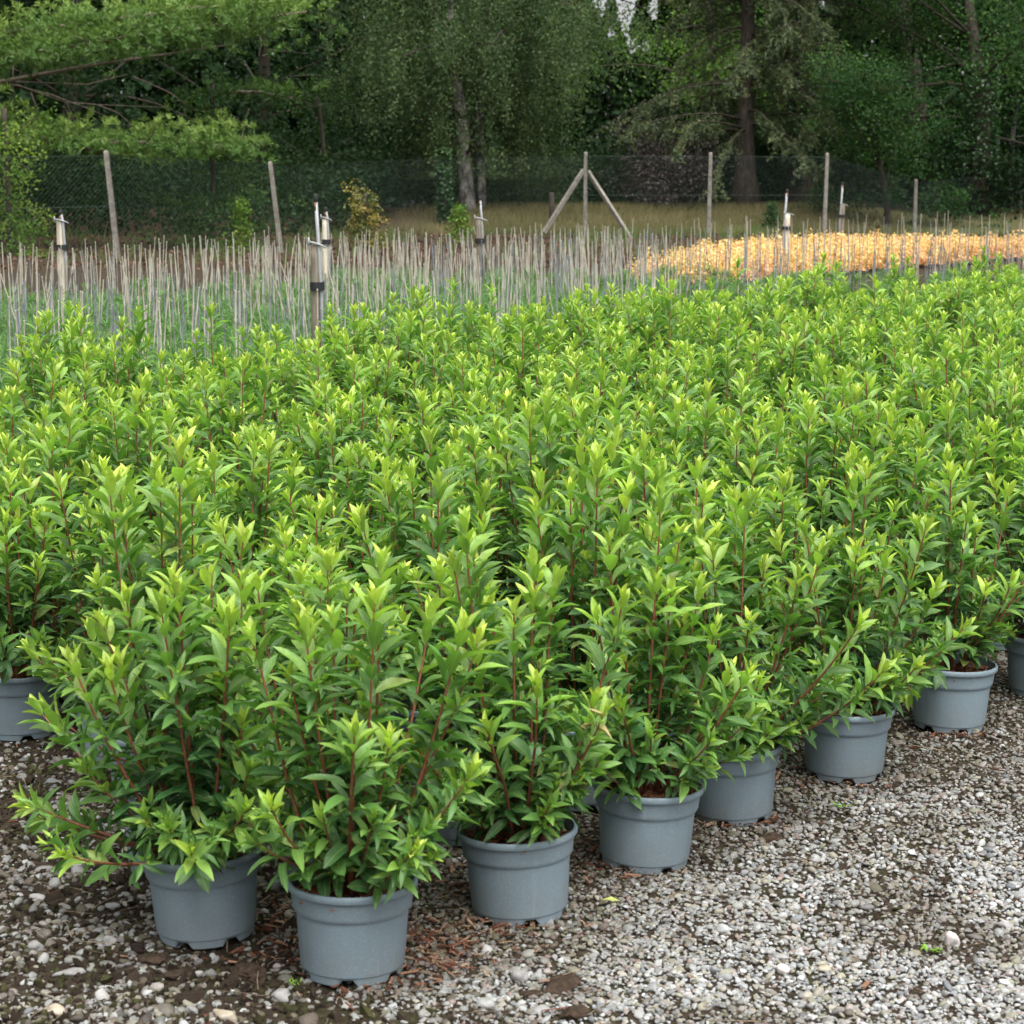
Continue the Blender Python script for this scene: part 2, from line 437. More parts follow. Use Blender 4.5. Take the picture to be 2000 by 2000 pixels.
f3 = N(nt, 'ShaderNodeMapRange'); f3.inputs[1].default_value = 56; f3.inputs[2].default_value = 59; nt.links.new(sx.outputs[1], f3.inputs[0])
c = mixc(nt, f1.outputs[0], near, lit)
fx = N(nt, 'ShaderNodeMapRange'); fx.inputs[1].default_value = -4; fx.inputs[2].default_value = -1; nt.links.new(sx.outputs[0], fx.inputs[0])
fm = N(nt, 'ShaderNodeMath', operation='MULTIPLY'); nt.links.new(f2.outputs[0], fm.inputs[0]); nt.links.new(fx.outputs[0], fm.inputs[1])
c = mixc(nt, fm.outputs[0], c, grass)
c = mixc(nt, f3.outputs[0], c, soil)
nt.links.new(c, b.inputs['Base Color'])
bump(nt, b, n2, .9, .02)

# ------------------------------------------------------------------ ground sheet
def ground():
    ys = np.concatenate([np.linspace(-60, 2.5, 12), np.linspace(2.6, 9, 100), np.linspace(9.1, 48, 70), np.linspace(48.2, 60, 50), np.linspace(61, 400, 40)])
    xs = np.concatenate([np.linspace(-300, -26, 16), np.linspace(-25, -4.2, 30), np.linspace(-4, 5, 150), np.linspace(5.2, 25, 30), np.linspace(26, 300, 16)])
    X, Y = np.meshgrid(xs, ys)
    Z = gh(X, Y)
    near = smoothstep(10, 8, Y)
    Z = Z + near * (0.018 * (fbm(X, Y, .22, 1) - .5) + .010 * (fbm(X, Y, .07, 5) - .5)) - .006 * near
    V = np.stack([X, Y, Z], -1).reshape(-1, 3)
    ny, nx = X.shape
    i = np.arange(ny - 1)[:, None] * nx + np.arange(nx - 1)[None, :]
    F = np.stack([i, i + 1, i + nx + 1, i + nx], -1).reshape(-1, 4)
    o = mk('ground', V, [F], M['ground'])
    tag(o, kind='structure')
ground()

# ------------------------------------------------------------------ the block of potted shrubs
POT_H, R_TOP, R_BOT = .212, .142, .112
SOIL_Z = .186

def pot_mesh(with_rim):
    n = 60
    prof = [(R_BOT - .004, .0), (R_BOT - .001, .002), (R_BOT + .001, .020), (R_BOT + .0035, .022), (R_BOT + .0045, .030),
            (.1252, .1520), (.1312, .1522), (.1322, .1545), (.1328, .160), (.1365, .193), (.137, .195)]
    if with_rim:
        prof += [(.1430, .1955), (.1448, .198), (.1448, .209), (.1425, .212), (.1375, .212), (.136, .209), (.1345, .19), (.130, .15)]
    else:
        prof += [(.1365, .197), (.134, .197), (.130, .15)]
    th = np.arange(n) * 2 * math.pi / n
    V = []
    for k, (r, z) in enumerate(prof):
        zz = np.full(n, z)
        if k < 2:   # drainage notches in the foot
            notch = (np.arange(n) % 10) < 3
            zz = np.where(notch, .016, z)
        V.append(np.stack([r * np.cos(th), r * np.sin(th), zz], -1))
    m = len(prof)
    V = np.concatenate(V)
    i = np.arange(m - 1)[:, None] * n; j = np.arange(n)[None, :]; k = (j + 1) % n
    F = np.stack([i + j, i + k, i + n + k, i + n + j], -1).reshape(-1, 4)
    # inside of the foot and the closed base
    base = np.stack([(R_BOT - .012) * np.cos(th), (R_BOT - .012) * np.sin(th), np.full(n, .017)], -1)
    b0 = len(V); V = np.concatenate([V, base])
    Fb = np.stack([j[0], b0 + j[0], b0 + k[0], k[0]], -1)
    me = mk('pot', V, [F, Fb, (b0 + np.arange(n))[None, ::-1]], M['pot'], link=False)
    me.set_sharp_from_angle(angle=R(28))
    return me

def rim_mesh():
    n = 60
    prof = [(.1362, .1945), (.1430, .1955), (.1448, .198), (.1448, .209), (.1425, .212), (.1375, .212), (.1368, .2095), (.1366, .198)]
    th = np.arange(n) * 2 * math.pi / n
    V = np.concatenate([np.stack([r * np.cos(th), r * np.sin(th), np.full(n, z)], -1) for r, z in prof])
    m = len(prof)
    i = np.arange(m)[:, None] * n; i2 = ((np.arange(m) + 1) % m)[:, None] * n; j = np.arange(n)[None, :]; k = (j + 1) % n
    F = np.stack([i + j, i + k, i2 + k, i2 + j], -1).reshape(-1, 4)
    me = mk('rim', V, [F], M['pot'], link=False); me.set_sharp_from_angle(angle=R(40)); return me

def mulch_mesh(seed):
    g = np.random.default_rng(seed); b = Buf()
    nr, na = 9, 32
    rr = np.linspace(0, .1335, nr); th = np.arange(na) * 2 * math.pi / na
    V = []
    for r in rr:
        x, y = r * np.cos(th), r * np.sin(th)
        V.append(np.stack([x, y, SOIL_Z - .01 + .02 * (fbm(x + seed, y, .05, 3) - .3) - .006 * (r / .13) ** 2], -1))
    i = np.arange(nr - 1)[:, None] * na; j = np.arange(na)[None, :]; k = (j + 1) % na
    b.add(np.concatenate(V), [np.stack([i + j, i + k, i + na + k, i + na + j], -1).reshape(-1, 4)])
    nchip = 190
    for q in range(nchip):
        r = .128 * math.sqrt(g.random()); a = g.random() * 6.283
        Vb, Fb = box(g.uniform(.010, .036), g.uniform(.002, .007), g.uniform(.0015, .004))
        Mr = rotm([[g.normal(0, .25), g.normal(0, .25), g.random() * 6.283]])[0]
        b.add(Vb @ Mr.T + [r * math.cos(a), r * math.sin(a), SOIL_Z + .001 + .02 * (fbm(r * math.cos(a) + seed, r * math.sin(a), .05, 3) - .4)], Fb, mi=1)
    return b.build('bark_mulch', [M['mulch'], M['chip']], smooth=False, link=False, plain=True)

POT = pot_mesh(True); POT_BODY = pot_mesh(False); RIM = rim_mesh()
MULCH = [mulch_mesh(s) for s in range(4)]

# --- leaf template: lanceolate blade with a raised fold, bending down towards the tip
def leaf_tpl(droop, fold, wave=0.0, ns=7, petiole=.07, curl=0.0, round_=0.0):
    s = np.linspace(0, 1, ns + 2)
    V = []; U = []
    def prof(t):
        w = (t ** (.75 - .15 * round_)) * ((1 - t) ** (.95 - .25 * round_))
        return w / (.43 + .05 * round_)
    pts = [(0, 0)]
    for q, t in enumerate(s):
        x = petiole + (1 - petiole) * t
        z = -droop * x * x + .12 * x * (1 - x)
        wdt = .5 * prof(t)
        zc = wave * math.sin(9 * t)
        if q == 0 or q == len(s) - 1:
            V.append((x, 0, z)); U.append((.5, t))
        else:
            V += [(x, -wdt, z + fold * wdt + zc * wdt - curl * wdt * t), (x, 0, z), (x, wdt, z + fold * wdt - zc * wdt - curl * wdt * t)]
            U += [(0, t), (.5, t), (1, t)]
    V = np.array(V); U = np.array(U)
    F4 = []; F3 = [[0, 2, 1], [0, 3, 2]]
    for q in range(ns - 1):
        a = 1 + 3 * q
        F4 += [[a, a + 1, a + 4, a + 3], [a + 1, a + 2, a + 5, a + 4]]
    a = 1 + 3 * (ns - 1); e = len(V) - 1
    F3 += [[a, a + 1, e], [a + 1, a + 2, e]]
    # petiole as a thin two-sided sliver
    n0 = len(V)
    V = np.concatenate([V, [[-.01, -.012, 0], [-.01, .012, 0], [petiole + .02, .012, -.003], [petiole + .02, -.012, -.003]]])
    U = np.concatenate([U, [[.5, 0]] * 4])
    F4.append([n0, n0 + 3, n0 + 2, n0 + 1])
    return V, [np.array(F3), np.array(F4)], U
TPL = [leaf_tpl(.05, .30), leaf_tpl(.15, .25, .05), leaf_tpl(.28, .22, .06), leaf_tpl(.48, .18, .10, curl=.15), leaf_tpl(.26, .15, .06, round_=.8), leaf_tpl(.10, .38, .14)]

TPL_LO = [leaf_tpl(.05, .30, ns=4), leaf_tpl(.15, .25, .05, ns=4), leaf_tpl(.28, .22, .06, ns=4), leaf_tpl(.48, .18, .10, ns=4, curl=.15), leaf_tpl(.26, .15, .06, ns=4, round_=.8), leaf_tpl(.10, .38, .14, ns=4)]

def norm(a): return a / (np.linalg.norm(a, axis=-1, keepdims=True) + 1e-9)

def make_shoot(g, base, az, lean, L, up=.6, mini=4, start=.14, old=0.0):
    """a red-brown stem with opposite leaves; returns stem polyline, radii, leaves"""
    # nodes
    seg = []
    d = 0; tipgap = [.005, .009, .015, .022, .029, .034]
    while d < L:
        k = len(seg)
        gap = tipgap[k] if k < 6 else g.uniform(.029, .040)
        d += gap; seg.append(gap)
    seg = seg[::-1]; n = len(seg)
    P = [np.array(base, float)]; az_ = az
    wob = g.normal(0, .05, 2)
    for i, s_ in enumerate(seg):
        f = i / n
        ln = lean * (1 - up * f) + wob[0] * math.sin(4 * f)
        az_ += g.normal(0, .05)
        P.append(P[-1] + s_ * np.array([math.sin(ln) * math.cos(az_), math.sin(ln) * math.sin(az_), math.cos(ln)]))
    P = np.array(P); T = norm(np.gradient(P, axis=0))
    leaves = []
    phase = g.random() * 6.283
    def put(p, t, ph, ln, ang, age, tv, wf):
        ref = np.array([0, 0, 1.]) if abs(t[2]) < .95 else np.array([1., 0, 0])
        a = norm(np.cross(t, ref)); b_ = np.cross(t, a)
        r = math.cos(ph) * a + math.sin(ph) * b_
        dd = math.cos(ang) * t + math.sin(ang) * r
        nn = t - (t @ dd) * dd
        nn = norm(nn + .35 * np.array([0, 0, 1.]) * (ang > .6)); nn = norm(nn - (nn @ dd) * dd)
        yy = np.cross(nn, dd)
        tw = g.normal(0, .22)
        yy2 = math.cos(tw) * yy + math.sin(tw) * nn; nn2 = np.cross(dd, yy2)
        leaves.append((p + r * .002, np.stack([dd, yy2, nn2], 1), ln, ln * wf, age, g.random(), tv))
    for i in range(1, n + 1):
        k = n - i
        f = i / n
        if f < start: continue
        ph = phase + (i % 2) * 1.45 + i * .12
        if k < 6:
            ln = [.026, .046, .066, .082, .095, .104][k]; ang = [.12, .22, .34, .48, .62, .74][k]; age = [0, .04, .1, .18, .27, .36][k]
            tv = [0, 0, 0, 1, 1, 2][k]
        else:
            ln = .110; ang = min(1.2, .74 + .05 * (k - 6)); age = min(1, .42 + .05 * (k - 5)); tv = [1, 1, 2, 2, 3, 5][g.integers(6)]
            if f < .42: ln = .09; tv = [2, 4, 4, 4, 3][g.integers(5)]; age = min(1, age + .15)
        sc_ = .94 * min(1, .68 + L * .5)
        for q in (0, 1):
            if k > 5 and g.random() < .07: continue
            put(P[i], T[i], ph + q * math.pi + g.normal(0, .25), ln * sc_ * g.uniform(.8, 1.12), ang + g.normal(0, .14), np.clip(age + old * (1 - age) + g.normal(0, .05), 0, 1), tv, g.uniform(.33, .44) * (1.35 if tv == 4 else 1))
    # short leafy side shoots in the axils
    for _ in range(mini):
        i = int(g.integers(max(1, int(n * .15)), max(2, int(n * .8))))
        t0 = T[i]; azm = g.random() * 6.283
        dm = norm(t0 * .7 + np.array([math.cos(azm), math.sin(azm), .25]))
        ln_m = g.uniform(.03, .09); p = P[i]
        nn_ = 4
        ph = g.random() * 6.283
        for k in range(nn_):
            pp = p + dm * ln_m * (1 - k / nn_)
            for q in (0, 1):
                put(pp, dm, ph + k * 1.5 + q * math.pi, [.03, .045, .055, .06][k] * g.uniform(.85, 1.15), [.3, .6, .9, 1.15][k], np.clip([.14, .34, .52, .66][k] + (1 - i / n) * .25 + g.normal(0, .05), 0, 1), [0, 1, 2, 2][k], .33)
    rad = np.linspace(.0052 if L > .35 else .0034, .0016, len(P))
    return P, rad, leaves

def make_plant(g, n_main=11, n_low=10, extra=(), tall=1.0):
    shoots = []
    a0 = g.random() * 6.283
    for i in range(n_main):
        az = a0 + i * 2.4 + g.normal(0, .2)
        r = g.uniform(.008, .055)
        lean = abs(g.normal(.28, .18)); L = g.uniform(.42, .76) * (1 - .22 * lean) * tall
        if i == 0: lean = .07; L = g.uniform(.66, .80) * tall
        shoots.append(make_shoot(g, (r * math.cos(az), r * math.sin(az), SOIL_Z - .005), az, lean, L, up=.55, mini=3, old=max(0, g.normal(.015, .05))))
    for i in range(n_low):
        az = a0 + i * 2.4 + 1.1 + g.normal(0, .25)
        r = g.uniform(.02, .06)
        lean = g.uniform(.75, 1.35)
        shoots.append(make_shoot(g, (r * math.cos(az), r * math.sin(az), SOIL_Z + g.uniform(0, .05)), az, lean, g.uniform(.16, .32), up=.45, mini=2, start=.12, old=g.uniform(.15, .38)))
    for (az, lean, L, up) in extra:
        shoots.append(make_shoot(g, (.04 * math.cos(az), .04 * math.sin(az), SOIL_Z), az, lean, L, up=up, mini=4, start=.16, old=.06))
    return shoots

def add_leaves(buf, leaves, mi, tpl=None):
    by = {}
    for lf in leaves: by.setdefault(lf[6], []).append(lf)
    for tv, ls in by.items():
        V, Fs, U = (tpl or TPL)[tv]; m = len(V); n = len(ls)
        p = np.array([l[0] for l in ls]); Rm = np.array([l[1] for l in ls])
        S = np.array([[l[2], l[3], l[2]] for l in ls])
        VV = np.einsum('nij,nkj->nki', Rm, V[None] * S[:, None, :]) + p[:, None, :]
        off = (np.arange(n) * m)[:, None, None]
        at_ = np.repeat(np.array([[l[4], l[5], 0] for l in ls]), m, 0)
        buf.add(VV.reshape(-1, 3), [(f[None] + off).reshape(-1, f.shape[1]) for f in Fs], at_, np.tile(U, (n, 1)), mi)

def add_stem(buf, P, rad, mi):
    V, F = tube(P, rad, 5)
    buf.add(V, F, mi=mi)

SH_MATS = [M['stem'], M['shrub_leaf']]
# leaf meshes shared by the single leaves of the front plants
NAGE = 9
LEAFM = {}
def leaf_mesh(tv, age, rnd):
    ai = int(round(age * (NAGE - 1))); ri = int(rnd * 3)
    key = (tv, ai, ri)
    if key not in LEAFM:
        V, Fs, U = TPL[tv]
        LEAFM[key] = mk('leaf', V, Fs, M['shrub_leaf'], attr=np.tile([[ai / (NAGE - 1), (ri + .5) / 3, 0]], (len(V), 1)), uv=U, link=False)
    return LEAFM[key]

V_, F_, U_ = leaf_tpl(1.1, 1.6, .5, curl=.6)
M['withered'] = leaf_mat('withered_leaf', [(0, (.34, .27, .12)), (1, (.42, .36, .17))], .6, .2, .2)
WITHER = mk('withered_leaf', V_, F_, M['withered'], attr=np.tile([[.5, .5, 0]], (len(V_), 1)), uv=U_, link=False)
PG = 'grey pots of leafy green shrubs in the block'
def front_plant(name_label, X, Y, seed, extra=(), n_leaf=210, n_main=15, n_low=17, turn=0.0, wither=0):
    g = np.random.default_rng(seed)
    root = empty('potted_shrub', (X, Y, float(gh(X, Y))))
    tag(root, name_label, 'potted shrub', PG)
    root.rotation_euler = (g.normal(0, .018), g.normal(0, .018), 0)
    p = inst('pot', POT_BODY, root, rz=turn); inst('rim', RIM, p)
    mu = inst('bark_mulch', MULCH[seed % 4], root, rz=g.random() * 6); mu['kind'] = 'stuff'
    shoots = make_plant(g, n_main, n_low, extra, .93)
    cx = np.array([-X, -Y, EYE])          # camera seen from the plant
    cand = []
    for si, (P, rad, lv) in enumerate(shoots):
        for li, l in enumerate(lv):
            tip = l[0] + l[1][:, 0] * l[2]
            cand.append((np.linalg.norm(cx - tip) - .6 * l[2], si, li))
    cand.sort()
    chosen = set((s, l) for _, s, l in cand[:n_leaf])
    rest = Buf()
    for si, (P, rad, lv) in enumerate(shoots):
        b = Buf(); add_stem(b, P, rad, 0)
        so = b.build('shoot', [M['stem']], parent=root)
        inner = []
        for li, l in enumerate(lv):
            if (si, li) in chosen:
                wi = wither and si >= len(shoots) - 2 and li % 5 == 1
                o = bpy.data.objects.new('leaf', WITHER if wi else leaf_mesh(l[6], l[4], l[5]))
                if wi: o['label'] = 'curled withered tan leaf'
                COL.objects.link(o); o.parent = so
                Mx = Matrix.Identity(4)
                S = (l[2] * .45, l[3] * .7, l[2] * .45) if wi else (l[2], l[3], l[2])
                for r_ in range(3):
                    for c_ in range(3): Mx[r_][c_] = l[1][r_, c_] * S[c_]
                    Mx[r_][3] = l[0][r_]
                o.matrix_basis = Mx
            else: inner.append(l)
        if inner: add_leaves(rest, inner, 0)
    ro = rest.build('inner_foliage', [M['shrub_leaf']], parent=root); ro['kind'] = 'stuff'
    return root

# measured places of the pots one can see (pixel of the pot's base centre)
FRONT = {
    'A': (689, 1893), 'B': (1016, 1780), 'C': (1258, 1680), 'D': (1428, 1590), 'E': (1648, 1510), 'F': (1853, 1417), 'K': (2035, 1352),
    'H': (404, 1820), 'I': (302, 1557), 'J': (232, 1470), 'G': (42, 1430)}
POS = {k: gp(*v) for k, v in FRONT.items()}
LAB = {
    'A': 'grey potted shrub standing nearest of all, at the front corner of the block',
    'B': 'grey potted shrub with some curled withered leaves, next pot right of the corner one',
    'C': 'grey potted shrub third along the gravel edge from the front corner',
    'D': 'grey potted shrub with a long branch arching right across its rim',
    'E': 'grey potted shrub fifth along the gravel edge, its foliage hanging over the rim',
    'F': 'grey potted shrub showing bare bark mulch, last whole pot at the right',
    'K': 'grey potted shrub cut by the right edge of the picture',
    'H': 'grey potted shrub left of the corner one, low branches reaching out over the soil',
    'I': 'grey potted shrub whose rim peeks out behind the low left branches',
    'J': 'grey potted shrub between the pot cut by the left edge and the low left branches',
    'G': 'grey potted shrub cut by the left edge of the picture'}
EXTRA = {   # (azimuth from +X, lean, length, straightening)
    'A': [(-1.0, 1.15, .27, .5), (-2.2, .9, .34, .5), (-1.6, .65, .48, .5), (-.5, .8, .4, .4)],
    'B': [(-1.7, .7, .40, .4), (-.9, .75, .42, .4), (-2.5, .9, .36, .4)],
    'C': [(-1.9, .8, .38, .4), (-.7, .7, .42, .4)],
    'D': [(-.45, 1.25, .48, .55), (-1.4, .8, .34, .4), (-.6, .8, .5, .4)],
    'E': [(-1.1, 1.0, .32, .3), (-2.0, 1.0, .32, .3), (-.3, .95, .42, .4)],
    'F': [(-2.05, 1.15, .40, -.95), (-2.8, 1.0, .4, .4)],
    'H': [(3.1, 1.38, .37, .22), (-2.95, 1.22, .38, .25), (3.0, .95, .48, .3), (-2.2, 1.35, .36, .3), (-1.5, 1.3, .30, .3), (2.6, .7, .55, .4)],
    'I': [(3.0, 1.0, .4, .4), (-2.6, .9, .36, .4)],
    'J': [(3.1, 1.25, .26, .4)],
    'G': [(-.4, 1.1, .30, .4)]}
NLOW = {'F': 5, 'G': 5, 'J': 7, 'I': 8}
for i, k in enumerate(FRONT):
    front_plant(LAB[k], POS[k][0], POS[k][1], 100 + i, EXTRA.get(k, ()), n_leaf=215, n_low=NLOW.get(k, 17), turn=i * 1.3 + .4, wither=(k == 'B'))

# rest of the block: rows parallel to the front row
UD = np.array(POS['F']) - np.array(POS['A']); UD /= np.linalg.norm(UD)
ND = np.array([-UD[1], UD[0]])
NPROTO = 20
PROTO = []
for i in range(NPROTO):
    g = np.random.default_rng(500 + i)
    sh = make_plant(g, 13, 6)
    whole = Buf(); single = []
    for P, rad, lv in sh:
        add_stem(whole, P, rad, 0); add_leaves(whole, lv, 1, TPL_LO)
        if i >= 8: continue
        b = Buf(); add_stem(b, P, rad, 0); add_leaves(b, lv, 1)
        single.append(b.build('shoot', SH_MATS, link=False))
    PROTO.append((whole.build('foliage', SH_MATS, link=False), single))

A0 = np.array(POS['A'])
START = {1: .34, 2: .22, 3: 1.0, 4: 1.18, 5: 1.12, 6: .55}
taken = [np.array(p) for p in POS.values()]
spots = []
for r in range(0, 14):
    t0 = START.get(r, -3.0 + (r % 2) * .25)
    if r == 0: t0 = 4.3
    if r == 5: t0 = 1.1
    t = t0
    while t < 20:
        p = A0 + ND * (.425 * r + rng.normal(0, .025)) + UD * (t + (rng.normal(0, .03)))
        t += .50
        X, Y = p
        if Y > 21 or X < -.263 * Y - .6 or X > .263 * Y + .6: continue
        if min(np.hypot(*(p - q)) for q in taken) < .33: continue
        if r >= 6 and X > -.263 * Y - .75 and (p - A0) @ UD < .2 and Y < 5.6: continue
        spots.append((Y, X, r))
spots.sort()
MID_L = 'leafy green shrub standing inside the potted block, its pot hidden by its neighbours'
FAR_L = 'leafy green shrub in the rear rows of the block before the caned pine bed'
BACK_R = 13
used1 = set()
ORD = {'A': 'front corner pot', 'B': 'pot next to the corner one', 'C': 'third pot of the gravel edge', 'D': 'pot with the arching branch', 'E': 'fifth pot of the gravel edge', 'F': 'last whole pot at the right', 'K': 'pot cut by the right edge'}
for i, (Y, X, r) in enumerate(spots):
    pi = int(rng.integers(8 if i < 42 else NPROTO)); rz = rng.random() * 6.283; s = rng.uniform(.84, 1.14)
    root = empty('potted_shrub', (X, Y, float(gh(X, Y))), rz)
    if rng.random() < .07: s *= .8
    if X > 2.2: s *= .96
    root.scale = (rng.uniform(.9, 1.12), rng.uniform(.9, 1.12), s) if i >= 42 else (1, 1, s)
    tilt = (rng.normal(0, .045), rng.normal(0, .045)) if i >= 12 else (0, 0)
    root.rotation_euler = (tilt[0], tilt[1], rz)
    lab1 = None
    if r == 1 and i < 60:
        fk = min('ABCDEFK', key=lambda q: np.hypot(POS[q][0] - X, POS[q][1] - Y))
        if fk not in used1:
            used1.add(fk); lab1 = 'leafy green shrub of the second row, right behind the ' + ORD[fk]
    tag(root, lab1 or (FAR_L if r >= BACK_R - 1 else MID_L), 'potted shrub', 'shrubs in the rear rows' if r >= BACK_R - 1 else 'shrubs inside the block')
    inst('pot', POT, root)
    if i < 42:
        mu = inst('bark_mulch', MULCH[i % 4], root); mu['kind'] = 'stuff'
        for me in PROTO[pi][1]: inst('shoot', me, root)
    else:
        inst('foliage', PROTO[pi][0], root)
print('shrubs', len(spots), 'leaf meshes', len(LEAFM))

# ------------------------------------------------------------------ scatter on the ground (gravel, crumbs, chips)
def scatter(name, pts, rot, scl, colr, idx, sources, label):
    n = len(pts)
    me = bpy.data.meshes.new(name)
    me.vertices.add(n); me.vertices.foreach_set('co', np.asarray(pts, np.float32).ravel())
    for nm, ty, dat, fld in (('prot', 'FLOAT_VECTOR', rot, 'vector'), ('pscl', 'FLOAT_VECTOR', scl, 'vector'), ('pcol', 'FLOAT_COLOR', np.concatenate([colr, np.ones((n, 1))], 1), 'color'), ('pid', 'INT', idx, 'value')):
        a = me.attributes.new(nm, ty, 'POINT')
        a.data.foreach_set(fld, np.asarray(dat, np.int32 if ty == 'INT' else np.float32).ravel())
    o = bpy.data.objects.new(name, me); COL.objects.link(o)
    tag(o, label, name.replace('_', ' '), kind='stuff')
    coll = bpy.data.collections.new(name + '_sources')
    for s in sources:
        coll.objects.link(s)
    ng = bpy.data.node_groups.new(name + '_scatter', 'GeometryNodeTree')
    ng.interface.new_socket('Geometry', in_out='INPUT', socket_type='NodeSocketGeometry')
    ng.interface.new_socket('Geometry', in_out='OUTPUT', socket_type='NodeSocketGeometry')
    gi = ng.nodes.new('NodeGroupInput'); go = ng.nodes.new('NodeGroupOutput')
    ip = ng.nodes.new('GeometryNodeInstanceOnPoints'); ci = ng.nodes.new('GeometryNodeCollectionInfo')
    ci.inputs['Collection'].default_value = coll
    ci.inputs['Separate Children'].default_value = True; ci.inputs['Reset Children'].default_value = True
    def na(nm, ty):
        q = ng.nodes.new('GeometryNodeInputNamedAttribute'); q.data_type = ty; q.inputs['Name'].default_value = nm
        return q.outputs[0]
    er = ng.nodes.new('FunctionNodeEulerToRotation')
    L = ng.links.new
    L(gi.outputs[0], ip.inputs['Points']); L(ci.outputs[0], ip.inputs['Instance'])
    ip.inputs['Pick Instance'].default_value = True
    L(na('pid', 'INT'), ip.inputs['Instance Index'])
    L(na('prot', 'FLOAT_VECTOR'), er.inputs[0]); L(er.outputs[0], ip.inputs['Rotation'])
    L(na('pscl', 'FLOAT_VECTOR'), ip.inputs['Scale'])
    L(ip.outputs[0], go.inputs[0])
    md = o.modifiers.new('scatter', 'NODES'); md.node_group = ng
    return o

def lump(g, base=ICO2, amp=.18, sq=1.0, k=3):
    V, F = base
    V = V.copy()
    d = np.zeros(len(V))
    for _ in range(k):
        ax = norm(g.normal(size=3)); d += g.uniform(-1, 1) * (V @ ax) ** 2 * amp * 2
        ax = norm(g.normal(size=3)); d += amp * np.sin(3 * (V @ ax) + g.random() * 6) * .5
    V = V * (1 + d)[:, None]
    for _ in range(5):      # worn flat facets
        ax = norm(g.normal(size=3)); h = g.uniform(.62, .9); q = V @ ax
        V -= np.where(q > h, (q - h) * .8, 0)[:, None] * ax
    return V, [F]

def free_obj(name, V, F, m, smooth=True):
    me = mk(name, V, F, m, smooth, link=False)
    return bpy.data.objects.new(name, me)

gsc = np.random.default_rng(21)
SRC = [free_obj('pebble_form', *lump(gsc), M['pebble']) for _ in range(10)]
def rel(P):      # along / across the block's front line
    d = P - A0
    return d @ UD, d @ ND
def gravel():
    g = np.random.default_rng(31)
    n = 190000
    Y = 3.3 + 6.2 * g.random(n) ** 1.25
    X = (g.random(n) * 2 - 1) * (.263 * Y + .55)
    P = np.stack([X, Y], -1)
    al, ac = rel(P)
    left = smoothstep(-.12, -.5, X + .35 * (Y - 4.0) + .5 * (fbm(X, Y, .5, 7) - .5)) * (Y < 7.5)
    keep = (ac < .55) | (al < 1.2) & (ac < 2.9)
    dirt = smoothstep(.54, .78, fbm(X, Y, .55, 11)) * .8          # trodden-in soil patches
    for qx, qy, rx, ry in ((1905, 1850, .30, .10), (1480, 1985, .22, .07), (1100, 1935, .14, .06), (1760, 1740, .10, .05), (1560, 1600, .14, .06)):
        x0, y0 = gp(qx, qy); dirt = np.maximum(dirt, .95 * np.exp(-((X - x0) / rx) ** 2 - ((Y - y0) / ry) ** 2) * (.5 + .9 * fbm(X, Y, .12, 43)))
    dirt = np.clip(dirt, 0, 1)
    pebb = .86 - left * (.16 + .30 * smoothstep(.40, .62, fbm(X, Y, .22, 13))) - .3 * dirt - .25 * smoothstep(-.3, .2, ac)
    keep &= g.random(n) < np.clip(pebb, 0, 1)
    X, Y, left, dirt, ac = X[keep], Y[keep], left[keep], dirt[keep], ac[keep]; n = len(X)
    # sizes
    s = np.exp(g.normal(math.log(.0055), .32, n)) * (1 + .55 * left * g.random(n))
    big = g.random(n) < (.007 + .035 * left); s = np.where(big, s * g.uniform(1.5, 2.3, n), s)
    s = np.clip(s, .003, .021)
    z = gh(X, Y) + .018 * (fbm(X, Y, .22, 1) - .5) + .010 * (fbm(X, Y, .07, 5) - .5) - .006
    bury = g.uniform(-.2, .75, n) - .5 * left - .35 * dirt
    z = z + s * .55 * bury + g.random(n) * .004
    scl = np.stack([s * g.uniform(.9, 1.45, n), s * g.uniform(.75, 1.1, n), s * g.uniform(.45, .8, n)], -1)
    rot = np.stack([g.normal(0, .3, n), g.normal(0, .3, n), g.random(n) * 6.283], -1)
    pal = np.array([(.40, .39, .36), (.34, .335, .32), (.46, .45, .42), (.52, .51, .49), (.29, .275, .25), (.42, .365, .325), (.40, .36, .28), (.23, .235, .235), (.30, .22, .185), (.62, .61, .58), (.33, .31, .22), (.20, .175, .14)])
    pr = np.array([18, 16, 14, 6, 13, 8, 7, 10, 6, 2, 7, 7.]); pr /= pr.sum()
    c = pal[g.choice(len(pal), n, p=pr)] * g.uniform(.55, .88, (n, 1)) * np.array([[.94, .98, 1.03]])
    c = np.where((g.random((n, 1)) < .3 * left[:, None]), c * .35 * np.array([[1.1, 1.0, .85]]), c)
    # moss and soil clinging to the stones near the pots and in trodden patches
    stain = smoothstep(-.75, .08, ac + .7 * (fbm(X, Y, .35, 17) - .5)) * .9
    stain = np.maximum(stain, dirt * .8)
    stain = np.clip(stain * g.uniform(.3, 1.25, n) * (1 - .5 * left), 0, .9)[:, None]
    tone = np.where(g.random((n, 1)) < .6, np.array([[.085, .076, .036]]), np.array([[.085, .052, .036]]))
    c = c * (1 - stain) + tone * (.6 + .8 * c.mean(1, keepdims=True)) * stain
    scatter('gravel', np.stack([X, Y, z], -1), rot, scl, c, g.integers(0, len(SRC), n), SRC, 'grey and tan rounded gravel spread over the nursery ground')
    print('pebbles', n)
gravel()

